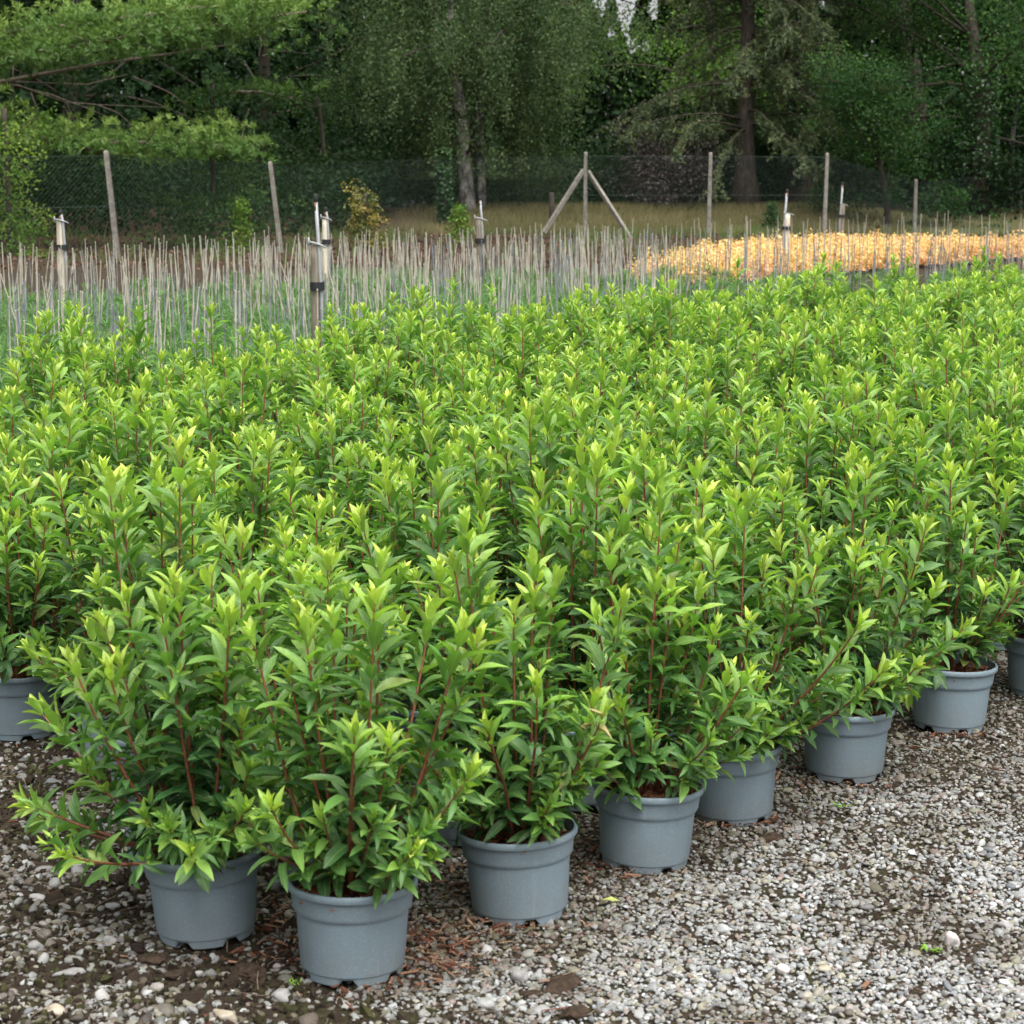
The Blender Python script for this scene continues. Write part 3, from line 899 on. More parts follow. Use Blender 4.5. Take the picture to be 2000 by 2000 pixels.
def crumbs():
    g = np.random.default_rng(41)
    src = []
    for _ in range(4):
        V, F = lump(g, ICO1, .4, k=4); V *= g.uniform(.6, 1.3, (len(V), 1)); src.append(free_obj('crumb_form', V, F, M['bits'], False))
    n = 60000
    Y = 3.3 + 5 * g.random(n); X = (g.random(n) * 2 - 1) * (.263 * Y + .5)
    al, ac = rel(np.stack([X, Y], -1))
    left = smoothstep(-.05, -.4, X + .35 * (Y - 4.0))
    dirt = smoothstep(.52, .68, fbm(X, Y, .55, 11))
    k = (g.random(n) < np.maximum(left * .8, dirt * .5)) & ((ac < .5) | (X < -.6))
    X, Y = X[k], Y[k]; n = len(X)
    s = np.exp(g.normal(math.log(.006), .45, n)) * np.where(X > -.25 - .35 * (Y - 4), .6, 1)
    z = gh(X, Y) + .018 * (fbm(X, Y, .22, 1) - .5) + .010 * (fbm(X, Y, .07, 5) - .5) - .004
    c = np.where(g.random((n, 1)) < .75, np.array([[.038, .027, .019]]), np.array([[.05, .05, .02]])) * g.uniform(.6, 1.5, (n, 1))
    scatter('soil_crumbs', np.stack([X, Y, z], -1), g.random((n, 3)) * 6.28, np.stack([s, s, s * .8], -1), c, g.integers(0, 4, n), src, 'dark crumbled soil lying among the stones left of the pots')
crumbs()

def chips():
    g = np.random.default_rng(51)
    src = []
    for _ in range(5):
        V, F = box(2, .5, .22); V = V * (1 + g.normal(0, .18, (8, 3))); src.append(free_obj('chip_form', V, F, M['bits'], False))
    X = []; Y = []
    def clump(px, py, n, sx, sy, ang=0):
        x0, y0 = gp(px, py); a = g.normal(0, sx, n); b = g.normal(0, sy, n)
        X.append(x0 + a * math.cos(ang) - b * math.sin(ang)); Y.append(y0 + a * math.sin(ang) + b * math.cos(ang))
    clump(850, 1850, 330, .13, .09, .8); clump(790, 1900, 120, .10, .06, .5); clump(1010, 1812, 60, .08, .03)
    clump(1200, 1700, 60, .08, .06); clump(1420, 1612, 50, .09, .03); clump(1500, 1600, 30, .06, .06)
    clump(560, 1850, 90, .08, .08); clump(1870, 1440, 50, .06, .02); clump(1650, 1530, 30, .1, .04); clump(500, 1780, 70, .06, .06)
    clump(880, 1720, 60, .08, .08); clump(1130, 1650, 60, .07, .07); clump(1340, 1560, 40, .06, .06)
    n = 420; yy = 3.3 + 5 * g.random(n); xx = (g.random(n) * 2 - 1) * (.263 * yy + .4); X.append(xx); Y.append(yy)
    X = np.concatenate(X); Y = np.concatenate(Y); n = len(X)
    s = np.exp(g.normal(math.log(.0085), .45, n)); s = np.clip(s, .003, .022)
    z = gh(X, Y) + .018 * (fbm(X, Y, .22, 1) - .5) + .006 + g.random(n) * .004
    rot = np.stack([g.normal(0, .2, n), g.normal(0, .2, n), g.random(n) * 6.28], -1)
    scl = np.stack([s * g.uniform(.7, 1.3, n), s * g.uniform(.4, 1, n), s * g.uniform(.4, 1, n)], -1)
    pal = np.array([(.24, .10, .06), (.16, .06, .035), (.34, .19, .12), (.38, .26, .17), (.10, .045, .03)])
    c = pal[g.integers(0, 5, n)] * g.uniform(.7, 1.2, (n, 1))
    scatter('bark_chips', np.stack([X, Y, z], -1), rot, scl, c, g.integers(0, 5, n), src, 'reddish bark chips spilled on the gravel around the pots')
    # thin dead twigs and straws
    V, F = tube([(-1, 0, 0), (-.3, .03, .01), (.4, -.02, .02), (1, .05, 0)], [.018, .02, .018, .01], 4)
    sr = [free_obj('straw_form', V, F, M['bits'])]
    n = 260; Y = 3.4 + 4 * g.random(n); X = (g.random(n) * 2 - 1) * (.263 * Y + .3)
    al, ac = rel(np.stack([X, Y], -1)); k = (ac < .4) & ((g.random(n) < .35) | (ac > -.5)) | (X < -.7); X, Y = X[k], Y[k]; n = len(X)
    s = g.uniform(.015, .07, n)
    z = gh(X, Y) + .009 + g.random(n) * .006
    c = np.array([(.25, .19, .13), (.14, .10, .07), (.34, .27, .19)])[g.integers(0, 3, n)]
    scatter('dead_twigs', np.stack([X, Y, z], -1), np.stack([g.normal(0, .05, n), g.normal(0, .08, n), g.random(n) * 6.28], -1), np.stack([s, s, s], -1), c, np.zeros(n), sr, 'thin dead twigs and straws lying on the gravel')
chips()

# single stones that stand out from the gravel
def ground_top(x, y): return float(gh(x, y) + .018 * (fbm(x, y, .22, 1) - .5) + .010 * (fbm(x, y, .07, 5) - .5) - .006)
STONES = [
    (1858, 1838, .040, 1.05, .95, 'stone_pink', 'round grey-pink stone standing proud on the dark damp patch of gravel'),
    (1965, 1806, .030, .9, .7, 'stone_white', 'white knobbly stone at the right edge beyond the round grey-pink one'),
    (1526, 1871, .038, .7, .45, 'stone_grey', 'flat pale oval stone touching a pinkish round one'),
    (1531, 1896, .034, .9, .7, 'stone_pink', 'pinkish round stone just in front of the flat pale oval'),
    (1610, 1893, .030, .8, .6, 'stone_tan', 'tan stone with orange stain near the bottom right'),
    (1677, 1862, .030, .7, .45, 'stone_grey', 'smooth flat grey stone alone between the tan and round stones'),
    (1015, 1906, .042, .8, .75, 'stone_grey', 'angular pale grey stone beside the dark soil clods'),
    (1060, 1974, .040, .75, .45, 'stone_grey', 'flat bluish grey stone at the bottom edge below the soil clods'),
    (951, 1856, .040, .75, .6, 'stone_white', 'pale stone lying among the spilled bark chips'),
    (147, 1688, .034, .65, .45, 'stone_white', 'flat white stone on dark soil under the low left branch'),
    (72, 1750, .040, .7, .5, 'stone_white', 'oblong whitish stone on soil near the left edge'),
    (72, 1850, .034, .9, .8, 'stone_grey', 'lumpy grey stone at the left below the oblong whitish one'),
    (141, 1894, .052, .5, .4, 'stone_grey', 'long flat grey stone lying at the lower left'),
    (105, 1975, .044, .8, .6, 'stone_tan', 'pale tan stone in the bottom left corner'),
    (440, 1990, .048, .75, .5, 'stone_tan', 'large smooth cream stone cut by the bottom edge'),
    (214, 1838, .036, .8, .7, 'stone_grey', 'grey angular stone left of the leftmost front pot foot'),
    (197, 1946, .036, .8, .7, 'stone_white', 'pale blocky stone between the long flat stone and bottom edge'),
    (548, 1945, .045, .7, .6, 'stone_grey', 'grey wedge stone in front of the nearest pot, left side'),
]
for i, (px, py, r, wy, wz, mt, lab) in enumerate(STONES):
    x, y = gp(px, py); g = np.random.default_rng(700 + i)
    V, F = lump(g, ICO3, .17, k=4)
    for _ in range(6):
        ax = norm(g.normal(size=3)); h_ = g.uniform(.55, .8); q_ = V @ ax; V = V - np.where(q_ > h_, (q_ - h_) * .9, 0)[:, None] * ax
    V = V * np.array([1, wy, wz]) * r * .62
    o = mk('stone', V, F, M[mt]); o.location = (x, y, ground_top(x, y) + r * .62 * wz * .42); o.rotation_euler = (0, 0, g.normal(0, .5))
    tag(o, lab, 'stone', 'larger stones on the gravel')
CLODS = [(300, 1876, .055, 'dark crumbly soil clod under the pot left of the corner'), (352, 1902, .040, 'smaller black soil clod beside the big crumbly one'),
         (492, 1900, .060, 'flat dark soil clod between the two front pots'), (1100, 1922, .062, 'broad dark soil clod right of the angular pale stone'),
         (1035, 1942, .028, 'small brown clod near the broad soil clod'), (1120, 1985, .05, 'dark peaty clod at the bottom edge below the broad one'), (1510, 1637, .042, 'dark soil clod on gravel beside the pot with the arching branch')]
for i, (px, py, r, lab) in enumerate(CLODS):
    x, y = gp(px, py); g = np.random.default_rng(800 + i)
    V, F = lump(g, ICO3, .16, k=6)
    V = V * (1 + .16 * (g.random((len(V), 1)) - .5)) * np.array([1, .8, .42]) * r * .8
    o = mk('soil_clod', V, F, M['clod'], smooth=False); o.location = (x, y, ground_top(x, y) + .006); o.rotation_euler = (0, 0, g.random() * 6)
    tag(o, lab, 'soil clod', 'soil clods on the gravel')
x, y = gp(1187, 1766)
V, Fs, U = leaf_tpl(.1, .2, .1, round_=.6)
o = mk('fallen_leaf', V * np.array([.055, .02, .05]), Fs, M['fallen'], attr=np.tile([[.5, .5, 0]], (len(V), 1)), uv=U)
o.location = (x - .02, y, ground_top(x, y) + .016); o.rotation_euler = (.1, 0, .1)
tag(o, 'pale yellow-green fallen leaf lying on the gravel', 'fallen leaf')
for i, (px, py, lab) in enumerate([(1820, 1858, 'tiny bright green weed sprouting beside the round grey-pink stone'), (1642, 1578, 'tiny green seedling weed on the gravel below the fifth pot'),
                                   (578, 1925, 'thin grassy weed at the foot of the nearest pot')]):
    x, y = gp(px, py); g = np.random.default_rng(900 + i); lv = []
    for q in range(12):
        a = g.random() * 6.28; e = g.uniform(.2, 1.1); d = np.array([math.cos(a) * math.cos(e), math.sin(a) * math.cos(e), math.sin(e)])
        yv = norm(np.cross([0, 0, 1.], d)); nv = np.cross(d, yv)
        p0 = np.array([g.normal(0, .012), g.normal(0, .012), .004])
        lv.append((p0, np.stack([d, yv, nv], 1), g.uniform(.012, .024), g.uniform(.007, .013) if i < 2 else .003, g.random(), g.random(), 4))
    b = Buf(); add_leaves(b, lv, 0); o = b.build('weed', [M['weed']]); o.location = (x, y, ground_top(x, y) + .004)
    tag(o, lab, 'weed')

# ------------------------------------------------------------------ bed of staked pine seedlings
C0 = A0 + ND * (.425 * 13)      # on the block's far edge line
def needle_tuft(g, b, c, axis, n, ln, wd, spread, c0, c1):
    axis = norm(np.asarray(axis, float))
    d = norm(axis[None] + g.normal(0, spread, (n, 3)))
    l = ln * g.uniform(.7, 1.15, n)
    side = norm(np.cross(d, g.normal(size=(n, 3)))) * wd
    base = np.asarray(c)[None] + d * .01
    mid = base + d * (l * .55)[:, None]
    tip = base + d * l[:, None]; tip[:, 2] -= l * .12
    V = np.stack([base - side * .5, base + side * .5, mid + side, mid - side, tip], 1).reshape(-1, 3)
    i = np.arange(n)[:, None] * 5
    b.add(V, [i + np.array([[0, 1, 2, 3]]), i + np.array([[3, 2, 4]])], np.repeat(np.stack([g.uniform(c0, c1, n), g.random(n), np.zeros(n)], -1), 5, 0))

def seedling(seed):
    g = np.random.default_rng(seed); b = Buf()
    H = g.uniform(.36, .55)
    V, F = tube([(0, 0, .0), (.01, 0, H * .5), (0, .01, H)], [.007, .005, .003], 5); b.add(V, F, mi=1)
    V, F = tube([(0, 0, 0), (0, 0, .15), (0, 0, .16)], [.065, .085, .085], 12); b.add(V, F, mi=2)
    for z in np.arange(.2, H, .035):
        for q in range(4):
            a = g.random() * 6.28; l = g.uniform(.04, .20) * (1.15 - z / H * .7)
            e = np.array([math.cos(a) * l, math.sin(a) * l, z + l * .35])
            needle_tuft(g, b, e, (math.cos(a), math.sin(a), .9), 14, .11, .0022, .45, 0, .75)
    needle_tuft(g, b, (0, .01, H), (0, 0, 1), 26, .12, .0022, .4, .3, 1)
    return b.build('pine_seedling', [M['seedling_needle'], M['wood_stem'], M['pot']], link=False)
SEED = [seedling(300 + i) for i in range(6)]
def cane_mesh(seed, m):
    g = np.random.default_rng(seed); b = Buf()
    H = 1.0; z = np.linspace(.0, H, 6)
    x = np.cumsum(g.normal(0, .005, 6)); y = np.cumsum(g.normal(0, .005, 6))
    r = np.linspace(.0057, .0042, 6)
    zz, rr, xx, yy = [], [], [], []
    for i in range(6):          # swollen nodes
        zz += [z[i] - .006, z[i], z[i] + .006]; rr += [r[i], r[i] * 1.3, r[i]]; xx += [x[i]] * 3; yy += [y[i]] * 3
    V, F = tube(np.stack([xx, yy, zz], -1), rr, 5); b.add(V, F)
    return b.build('cane', [m], link=False, plain=True)
CANE = [cane_mesh(330 + i, M['cane_tan']) for i in range(4)] + [cane_mesh(340 + i, M['cane_blue']) for i in range(4)]
pine_spots = []
g = np.random.default_rng(61)
for r in range(21):
    for t in np.arange(-6, 34, .33):
        p = C0 + ND * (.75 + .38 * r + g.normal(0, .04)) + UD * (t + g.normal(0, .05))
        X, Y = p
        if Y > 33 or X < -.263 * Y - .5 or X > .263 * Y + .3: continue
        if g.random() < .06: continue
        pxx = 1000 + X / Y * FPX
        if pxx > 1230 and g.random() < .35 + .25 * float(smoothstep(1300, 1800, pxx)): continue
        pine_spots.append((Y, X, r, t))
pine_spots.sort()
PL = 'grass-like pine seedling tied to a leaning bamboo cane, in the staked bed'
PL2 = 'grass-like pine seedling tied to a blue-grey cane, in the staked bed'
def pxx_(X, Y): return 1000 + X / Y * FPX
rest_c = {0: Buf(), 1: Buf()}; rest_n = Buf()
def me_arrays(me):
    V = np.empty(len(me.vertices) * 3, np.float32); me.vertices.foreach_get('co', V)
    A = None
    if 'lf' in me.attributes:
        A = np.empty(len(me.vertices) * 4, np.float32); me.attributes['lf'].data.foreach_get('color', A); A = A.reshape(-1, 4)[:, :3]
    byk = {}
    for p in me.polygons: byk.setdefault((len(p.vertices), p.material_index), []).append(list(p.vertices))
    return V.reshape(-1, 3), byk, A
SEEDA = [me_arrays(m) for m in SEED]; CANEA = [me_arrays(m) for m in CANE]
for i, (Y, X, r, t) in enumerate(pine_spots):
    z = float(gh(X, Y)); rz = g.random() * 6.283
    blue = g.random() < (.22 + .40 * smoothstep(20, 12, Y) + .35 * smoothstep(-1, 3, X))
    ci = int(g.integers(4)) + (4 if blue else 0); si = int(g.integers(6))
    Hc = g.uniform(.94, 1.01) * (.88 if blue else 1.0)
    lean = abs(g.normal(0, .06)); la = g.random() * 6.283
    if g.random() < .06: lean = g.uniform(.2, .4)
    off = (g.normal(0, .05), g.normal(0, .05))
    if i < 300:
        o = inst('pine_seedling', SEED[si], None, (X, Y, z), rz)
        tag(o, PL2 if blue else PL, 'pine seedling', 'pines on blue-grey canes' if blue else 'pines on tan bamboo canes')
        c = inst('cane', CANE[ci], o, (off[0], off[1], .02)); c.rotation_euler = (lean * math.cos(la), lean * math.sin(la), 0); c.scale = (1, 1, Hc)
        if g.random() < .7:
            c = inst('cane', CANE[(ci // 4) * 4 + int(g.integers(4))], o, (off[0] + g.normal(0, .06), off[1] + g.normal(0, .06), .02)); c.rotation_euler = (g.normal(0, .08), g.normal(0, .08), 0); c.scale = (1, 1, Hc * g.uniform(.85, 1.05))
    else:
        V, byk, A_ = SEEDA[si]
        c_, s_ = math.cos(rz), math.sin(rz)
        Rz = np.array([[c_, -s_, 0], [s_, c_, 0], [0, 0, 1]])
        if Y < 24 and i % 5 < 3:
            for (k, mi), fs in byk.items(): pass
            rest_n.V.append(V @ Rz.T + [X, Y, z]); rest_n.A.append(A_); rest_n.U.append(np.zeros((len(V), 2)))
            for (k, mi), fs in byk.items():
                f = np.array(fs) + rest_n.n
                rest_n.F.setdefault(k, []).append(f); rest_n.M.setdefault(k, []).append(np.full(len(f), mi))
            rest_n.n += len(V)
        V, byk, _ = CANEA[ci]
        E = rotm([[lean * math.cos(la), lean * math.sin(la), 0]])[0]
        b = rest_c[int(blue)]
        b.add((V * [1, 1, Hc]) @ E.T + [X + off[0], Y + off[1], z + .02], [np.array(fs) for fs in byk.values()])
        if pxx_(X, Y) > 1300 or g.random() < .2: continue
        E = rotm([[g.normal(0, .07), g.normal(0, .07), 0]])[0]
        b.add((V * [1, 1, Hc * g.uniform(.85, 1.05)]) @ E.T + [X + g.normal(0, .1), Y + g.normal(0, .1), z + .02], [np.array(fs) for fs in byk.values()])
print('pines', len(pine_spots))
if rest_n.n:
    o = rest_n.build('pine_seedling_mass', [M['seedling_needle'], M['wood_stem'], M['pot']]); tag(o, 'far rows of grass-like pine seedlings merging into one green mass', 'pine seedlings', kind='stuff')
for k, b in rest_c.items():
    if b.n:
        o = b.build('cane_mass', [M['cane_blue'] if k else M['cane_tan']], plain=True)
        tag(o, 'far thicket of blue-grey canes in the staked bed' if k else 'far thicket of tan bamboo canes in the staked bed', 'canes', kind='stuff')

# ------------------------------------------------------------------ bed of orange-leaved shrubs
def cards(buf, P, size, asp, g, age, mi=0, up=.4, dirs=None):
    """diamond leaves: P (n,3) centres"""
    n = len(P)
    d = norm(g.normal(size=(n, 3))) if dirs is None else dirs
    nn = norm(g.normal(size=(n, 3)) + np.array([0, 0, up * 2]))
    y = norm(np.cross(nn, d)); nn = np.cross(d, y)
    l = (size * g.uniform(.65, 1.25, n))[:, None]; wv = l * asp * .5
    V = np.stack([P - d * l * .5, P + y * wv + nn * l * .06, P + d * l * .5, P - y * wv + nn * l * .06], 1).reshape(-1, 3)
    F = np.arange(n * 4).reshape(-1, 4)
    A_ = np.stack([np.clip(age, 0, 1) * np.ones(n), g.random(n), np.zeros(n)], -1)
    buf.add(V, [F], np.repeat(A_, 4, 0), mi=mi)

def orange_mesh(seed):
    g = np.random.default_rng(seed); b = Buf()
    n = 640
    u = norm(g.normal(size=(n, 3))); u[:, 2] = abs(u[:, 2])
    r = .5 + .62 * g.random(n) ** .8
    P = u * r[:, None] * np.array([.31, .31, .46]) * (1 + .2 * np.sin(5 * u[:, :1] + seed)) + [0, 0, .07]
    P[:, 2] += .05 * g.random(n) * (g.random(n) < .3)
    k = g.random(n) < .06
    cards(b, P[k], .055, .5, g, .3 + .5 * g.random(k.sum()), 3, .5)
    P, u = P[~k], u[~k]; n = len(P)
    cards(b, P, .064, .65, g, np.clip(.05 * (seed % 5) + .10 + .75 * g.random(n) * (.5 + .6 * u[:, 2]), 0, 1), 0, .5)
    for q in range(5):
        a = q * 1.3; V, F = tube([(0, 0, .1), (.08 * math.cos(a), .08 * math.sin(a), .25), (.16 * math.cos(a), .16 * math.sin(a), .4)], [.006, .004, .002], 4); b.add(V, F, mi=1)
    V, F = tube([(0, 0, 0), (0, 0, .11), (0, 0, .12)], [.08, .095, .095], 12); b.add(V, F, mi=2)
    return b.build('orange_shrub', [M['orange_leaf'], M['wood_stem'], M['pot'], M['hazel_leaf']], smooth=False, link=False)
ORG = [orange_mesh(400 + i) for i in range(5)]
g = np.random.default_rng(71); cnt = 0
osp = []
for r in range(9):
    for t in np.arange(9, 40, .38):
        p = C0 + ND * (8.35 + .38 * r + g.normal(0, .05)) + UD * (t + g.normal(0, .06))
        X, Y = p
        px_ = 1000 + X / Y * FPX
        if X > .263 * Y + .5 or Y > 37.5 or px_ < 1245 + 50 * math.sin(r * 2.1) + 20 * r: continue
        osp.append((Y, X))
osp.sort()
for Y, X in osp[:300]:
    s = g.uniform(.70, .88)
    o = inst('orange_shrub', ORG[int(g.integers(5))], None, (X, Y, float(gh(X, Y))), g.random() * 6.28, s)
    tag(o, 'low shrub with glowing orange and yellow leaves in the bed behind the canes', 'orange shrub', 'orange-leaved shrubs in the far bed')
print('orange', len(osp))

# ------------------------------------------------------------------ irrigation risers: stake, pipe, cap, strap, clamp
def riser(lab, px, y_top_pipe, y_top_stake, Y, lean=0.0, pale=False, rs=.05, rp=.017, side=1, stake_gap=None, square=False):
    base = at(px, 600, Y); X = base.x; z0 = float(gh(X, Y))
    zs = at(px, y_top_stake, Y).z - z0; zp = at(px, y_top_pipe, Y).z - z0
    root = empty('irrigation_riser', (X, Y, z0)); tag(root, lab, 'irrigation riser', 'irrigation risers in the beds')
    b = Buf(); g = np.random.default_rng(int(px))
    k = 14; zz = np.linspace(0, zs, k)
    V, F = tube(np.stack([lean * zz * .3 + .002 * np.sin(zz * 7), 0 * zz, zz], -1), rs * (1 + .05 * np.sin(zz * 9)), 4 if square else 12); b.add(V, F)
    b.build('wooden_stake', [M['stake_pale'] if pale else M['stake']], parent=root, plain=True, smooth=not square)
    ox = side * (rs + rp * .9)
    V, F = tube([(ox, -.02, 0), (ox - side * .3 * rs * .2, -.02, zs * .7), (ox - side * .5 * rs - lean * .2, -.02, zs), (ox - side * 1.0 * rs - lean * .4, -.02, zp)], [rp] * 4, 8)
    b = Buf(); b.add(V, F); po = b.build('pipe', [M['pipe']], parent=root, plain=True)
    tx = ox - side * 1.0 * rs - lean * .4
    V, F = tube([(tx, -.02, zp - .09), (tx, -.02, zp - .035)], [rp * 1.08] * 2, 8); b = Buf(); b.add(V, F, mi=0)
    b.build('rusty_collar', [M['rust']], parent=po, plain=True)
    V, F = tube([(tx, -.02, zp - .035), (tx, -.02, zp - .03), (tx, -.02, zp + .01), (tx, -.02, zp + .02)], [rp * 1.15, rp * 1.35, rp * 1.35, rp * .9], 8); b = Buf(); b.add(V, F)
    b.build('cap', [M['strap']], parent=po, plain=True)
    # black strap round stake and pipe
    th = np.arange(20) * 2 * math.pi / 20
    zc = zs - .26 * (zs / 1.2)
    ax, bx = rs * 1.06 + rp, rs * 1.1
    ring = lambda z, o: np.stack([side * rp + (ax + o) * np.cos(th), (bx + o + .012) * np.sin(th) - .006, np.full(20, z)], -1)
    V = np.concatenate([ring(zc - .028, .003), ring(zc + .028, .003)]); j = np.arange(20); k2 = (j + 1) % 20
    b = Buf(); b.add(V, [np.stack([j, k2, k2 + 20, j + 20], -1)]); b.build('strap', [M['strap']], parent=root, plain=True)
    # wire-like sprinkler bracket lying on the stake top
    V, F = tube([(-rs * 1.2, -.03, zs + .02), (0, -.04, zs + .012), (rs * 1.6, -.035, zs - .005), (rs * 2.4, -.03, zs - .02)], [.007, .008, .006, .005], 6); b = Buf(); b.add(V, F)
    V, F = tube([(-rs * 1.2, -.03, zs + .05), (-rs * 1.2, -.03, zs - .005)], [.006, .010], 6); b.add(V, F)
    b.build('bracket', [M['pipe']], parent=root, plain=True)
    return root
riser('tall grey irrigation pipe strapped to a round weathered stake, nearest of the risers', 617, 384, 478, 13.2, .0, False, .032, .012, 1)
riser('irrigation pipe strapped to a pale stake just behind the nearest riser', 637, 408, 427, 22, 0, True, .034, .014, 1)
riser('irrigation pipe strapped to a whitish square stake near the left edge', 123, 414, 432, 20, .0, True, .040, .014, 1, square=True)
riser('rust-topped irrigation pipe beside a grey stake in front of the birch', 936, 386, 428, 23, 0, False, .042, .013, 1)
riser('slim irrigation pipe strapped to a white stake before the orange bed', 1534, 372, 418, 31, 0, True, .045, .018, -1)
riser('slim irrigation pipe beside a mossy stake right of the second fence post pair', 1641, 358, 400, 38, 0, False, .04, .018, -1)

# ------------------------------------------------------------------ chain-link fence on concrete posts
FP = [(-110, 34.5, 2.0, 0), (226, 36.5, None, .10), (545, 40.0, None, .13), (838, 44.0, 0, 0), (1143, 47.5, None, 0), (1384, 48.0, None, -.015), (1610, 48.5, None, -.02), (1786, 51.5, None, 0), (1990, 56, None, 0)]
FTOP = {226: 297, 545: 318, 1143: 299, 1384: 300, 1610: 301, 1786: 352, 1990: 330}
fence = empty('chain_link_fence', (0, 48, float(gh(0, 48))))
tag(fence, 'green chain-link fence on concrete posts along the grass bank', 'fence')
FO = np.array([0, 48, float(gh(0, 48))])
line = []
for px, Y, hh, lean in FP:
    b_ = at(px, 450, Y); X = b_.x; z0 = float(gh(X, Y))
    zt = at(px, FTOP[px], Y).z if px in FTOP else z0 + 1.95
    line.append((X, Y, z0, zt, lean))
    if hh == 0: continue
    b = Buf(); w_ = .10
    V, F = box(w_, w_, 1.0); V[:, 2] += .5
    top = V[:, 2] > .5
    V[top, :2] *= .8
    H_ = zt - z0 + .3
    V[:, 2] = V[:, 2] * H_ - .3
    V[:, 0] -= lean * np.clip(V[:, 2] + .3, 0, 9) / 1.0 * .8
    V[:, 0] += lean * .5
    b.add(V + [X, Y, z0] - FO, F)
    # bevelled cap
    Vc, Fc = box(w_ * .8, w_ * .8, .03); Vc[4:, :2] *= .6; b.add(Vc + [X - lean * H_ * .8 + lean * .5, Y, z0 + H_ - .3 + .015] - FO, Fc)
    o = b.build('concrete_post', [M['concrete']], smooth=False, plain=True, parent=fence)
def strut(p0, p1, wd):
    p0, p1 = np.array(p0), np.array(p1)
    V, F = tube([p0, (p0 + p1) / 2, p1], [wd * .7] * 3, 4)
    b = Buf(); b.add(V - FO, F); b.build('strut', [M['concrete']], smooth=False, plain=True, parent=fence)
X4, Y4, z4, t4, _ = line[4]
s1 = at(1062, 446, 46.9); s2 = at(1240, 466, 47.4)
strut((X4 - .05, Y4, t4 - .40), (s1.x, s1.y, s1.z - .1), .085)
strut((X4 + .05, Y4 + .05, t4 - .42), (s2.x, s2.y, s2.z - .15), .085)
wb = Buf()
def wires():
    pitch = .092
    for k in range(len(line) - 1):
        a, c = np.array(line[k][:3]), np.array(line[k + 1][:3])
        ta, tc = line[k][3] - .06, line[k + 1][3] - .06
        ha, hc = ta - a[2], tc - c[2]
        Ls = np.linalg.norm((c - a)[:2]); H = (ha + hc) / 2
        u = (c - a) / Ls
        nrm = np.array([u[1], -u[0], 0.]); nrm /= np.linalg.norm(nrm)
        def pt(s, h):
            s = np.clip(s, 0, Ls); f = s / Ls
            p = a[None] + u[None] * s[:, None]
            p = p + nrm * .075
            p[:, 2] = a[2] * (1 - f) + c[2] * f + h * ((ha * (1 - f) + hc * f) / H)
            # slight belly of the net
            p += nrm * (.03 * np.sin(f * math.pi * 3 + k))[:, None]
            return p
        r = .0016
        for sgn in (1, -1):
            s0 = np.arange(-H, Ls + H, pitch)
            nseg = 5
            for s in s0:
                hs = np.linspace(0, H, nseg)
                ss = s + sgn * hs if sgn > 0 else s + H - hs
                ok = (ss >= 0) & (ss <= Ls)
                if sgn > 0: h_lo = max(0, -s); h_hi = min(H, Ls - s)
                else: h_lo = max(0, s + H - Ls); h_hi = min(H, s + H)
                if h_hi - h_lo < .02: continue
                hs = np.linspace(h_lo, h_hi, nseg); ss = s + hs if sgn > 0 else s + H - hs
                V, F = tube(pt(ss, hs), r, 3, cap=False); wb.add(V - FO, F)
        for h in (H - .01, H * .52, .05):
            ss = np.linspace(0, Ls, 12); V, F = tube(pt(ss, np.full(12, h)), .003, 3, cap=False); wb.add(V - FO, F)
wires()
o = wb.build('wire_mesh', [M['wire']], parent=fence, plain=True, smooth=False); o['kind'] = 'stuff'
# old wooden post behind the fence
p = at(1077, 440, 51.5); z0 = float(gh(p.x, 51.5)); zt = at(1077, 378, 51.5).z
b = Buf(); V, F = tube([(0, 0, -.1), (.01, 0, .5), (0, 0, zt - z0), (0, 0, zt - z0 + .03)], [.075, .073, .07, .05], 8); b.add(V, F)
o = b.build('wooden_post', [M['bark']], plain=True); o.location = (p.x, 51.5, z0); tag(o, 'short weathered wooden post standing behind the fence', 'post')

# ------------------------------------------------------------------ grass on the bank, leaf litter, tufts
def blades(name, label, X, Y, hgt, g, m, wd=.006, bend=.35):
    n = len(X); z = gh(X, Y)
    a = g.random(n) * 6.283; l = hgt * g.uniform(.5, 1.2, n); bd = bend * l * g.uniform(.3, 1.3, n)
    sd = np.stack([-np.sin(a + 1.5), np.cos(a + 1.5), 0 * a], -1) * wd
    dr = np.stack([np.cos(a), np.sin(a), 0 * a], -1)
    B = np.stack([X, Y, z - .02], -1)
    Mi = B + dr * (bd * .35)[:, None] + np.array([0, 0, 1]) * (l * .6)[:, None]
    T = B + dr * bd[:, None] + np.array([0, 0, 1]) * l[:, None]
    V = np.stack([B - sd, B + sd, Mi + sd * .8, Mi - sd * .8, T], 1).reshape(-1, 3)
    i = np.arange(n)[:, None] * 5
    cl = np.clip(.5 + .9 * (fbm(X, Y, 1.5, 21) - .5) + g.normal(0, .2, n), 0, 1)
    o = mk(name, V, [i + np.array([[0, 1, 2, 3]]), i + np.array([[3, 2, 4]])], m, attr=np.repeat(np.stack([cl, g.random(n), 0 * cl], -1), 5, 0), uv=np.zeros((len(V), 2)))
    return tag(o, label, name.replace('_', ' '), kind='stuff')
g = np.random.default_rng(81)
n = 40000; X = g.uniform(-4, 12, n); Y = 49.3 + .06 * X + 7.0 * g.random(n)
k = g.random(n) < smoothstep(-3.5, 0, X) * smoothstep(11, 8, X) * np.clip(.2 + 1.6 * fbm(X, Y, 1.2, 27), 0, 1); X, Y = X[k], Y[k]
blades('dry_grass', 'dry straw-coloured grass covering the bank behind the fence', X, Y, .22, g, M['dry_grass'], .007)
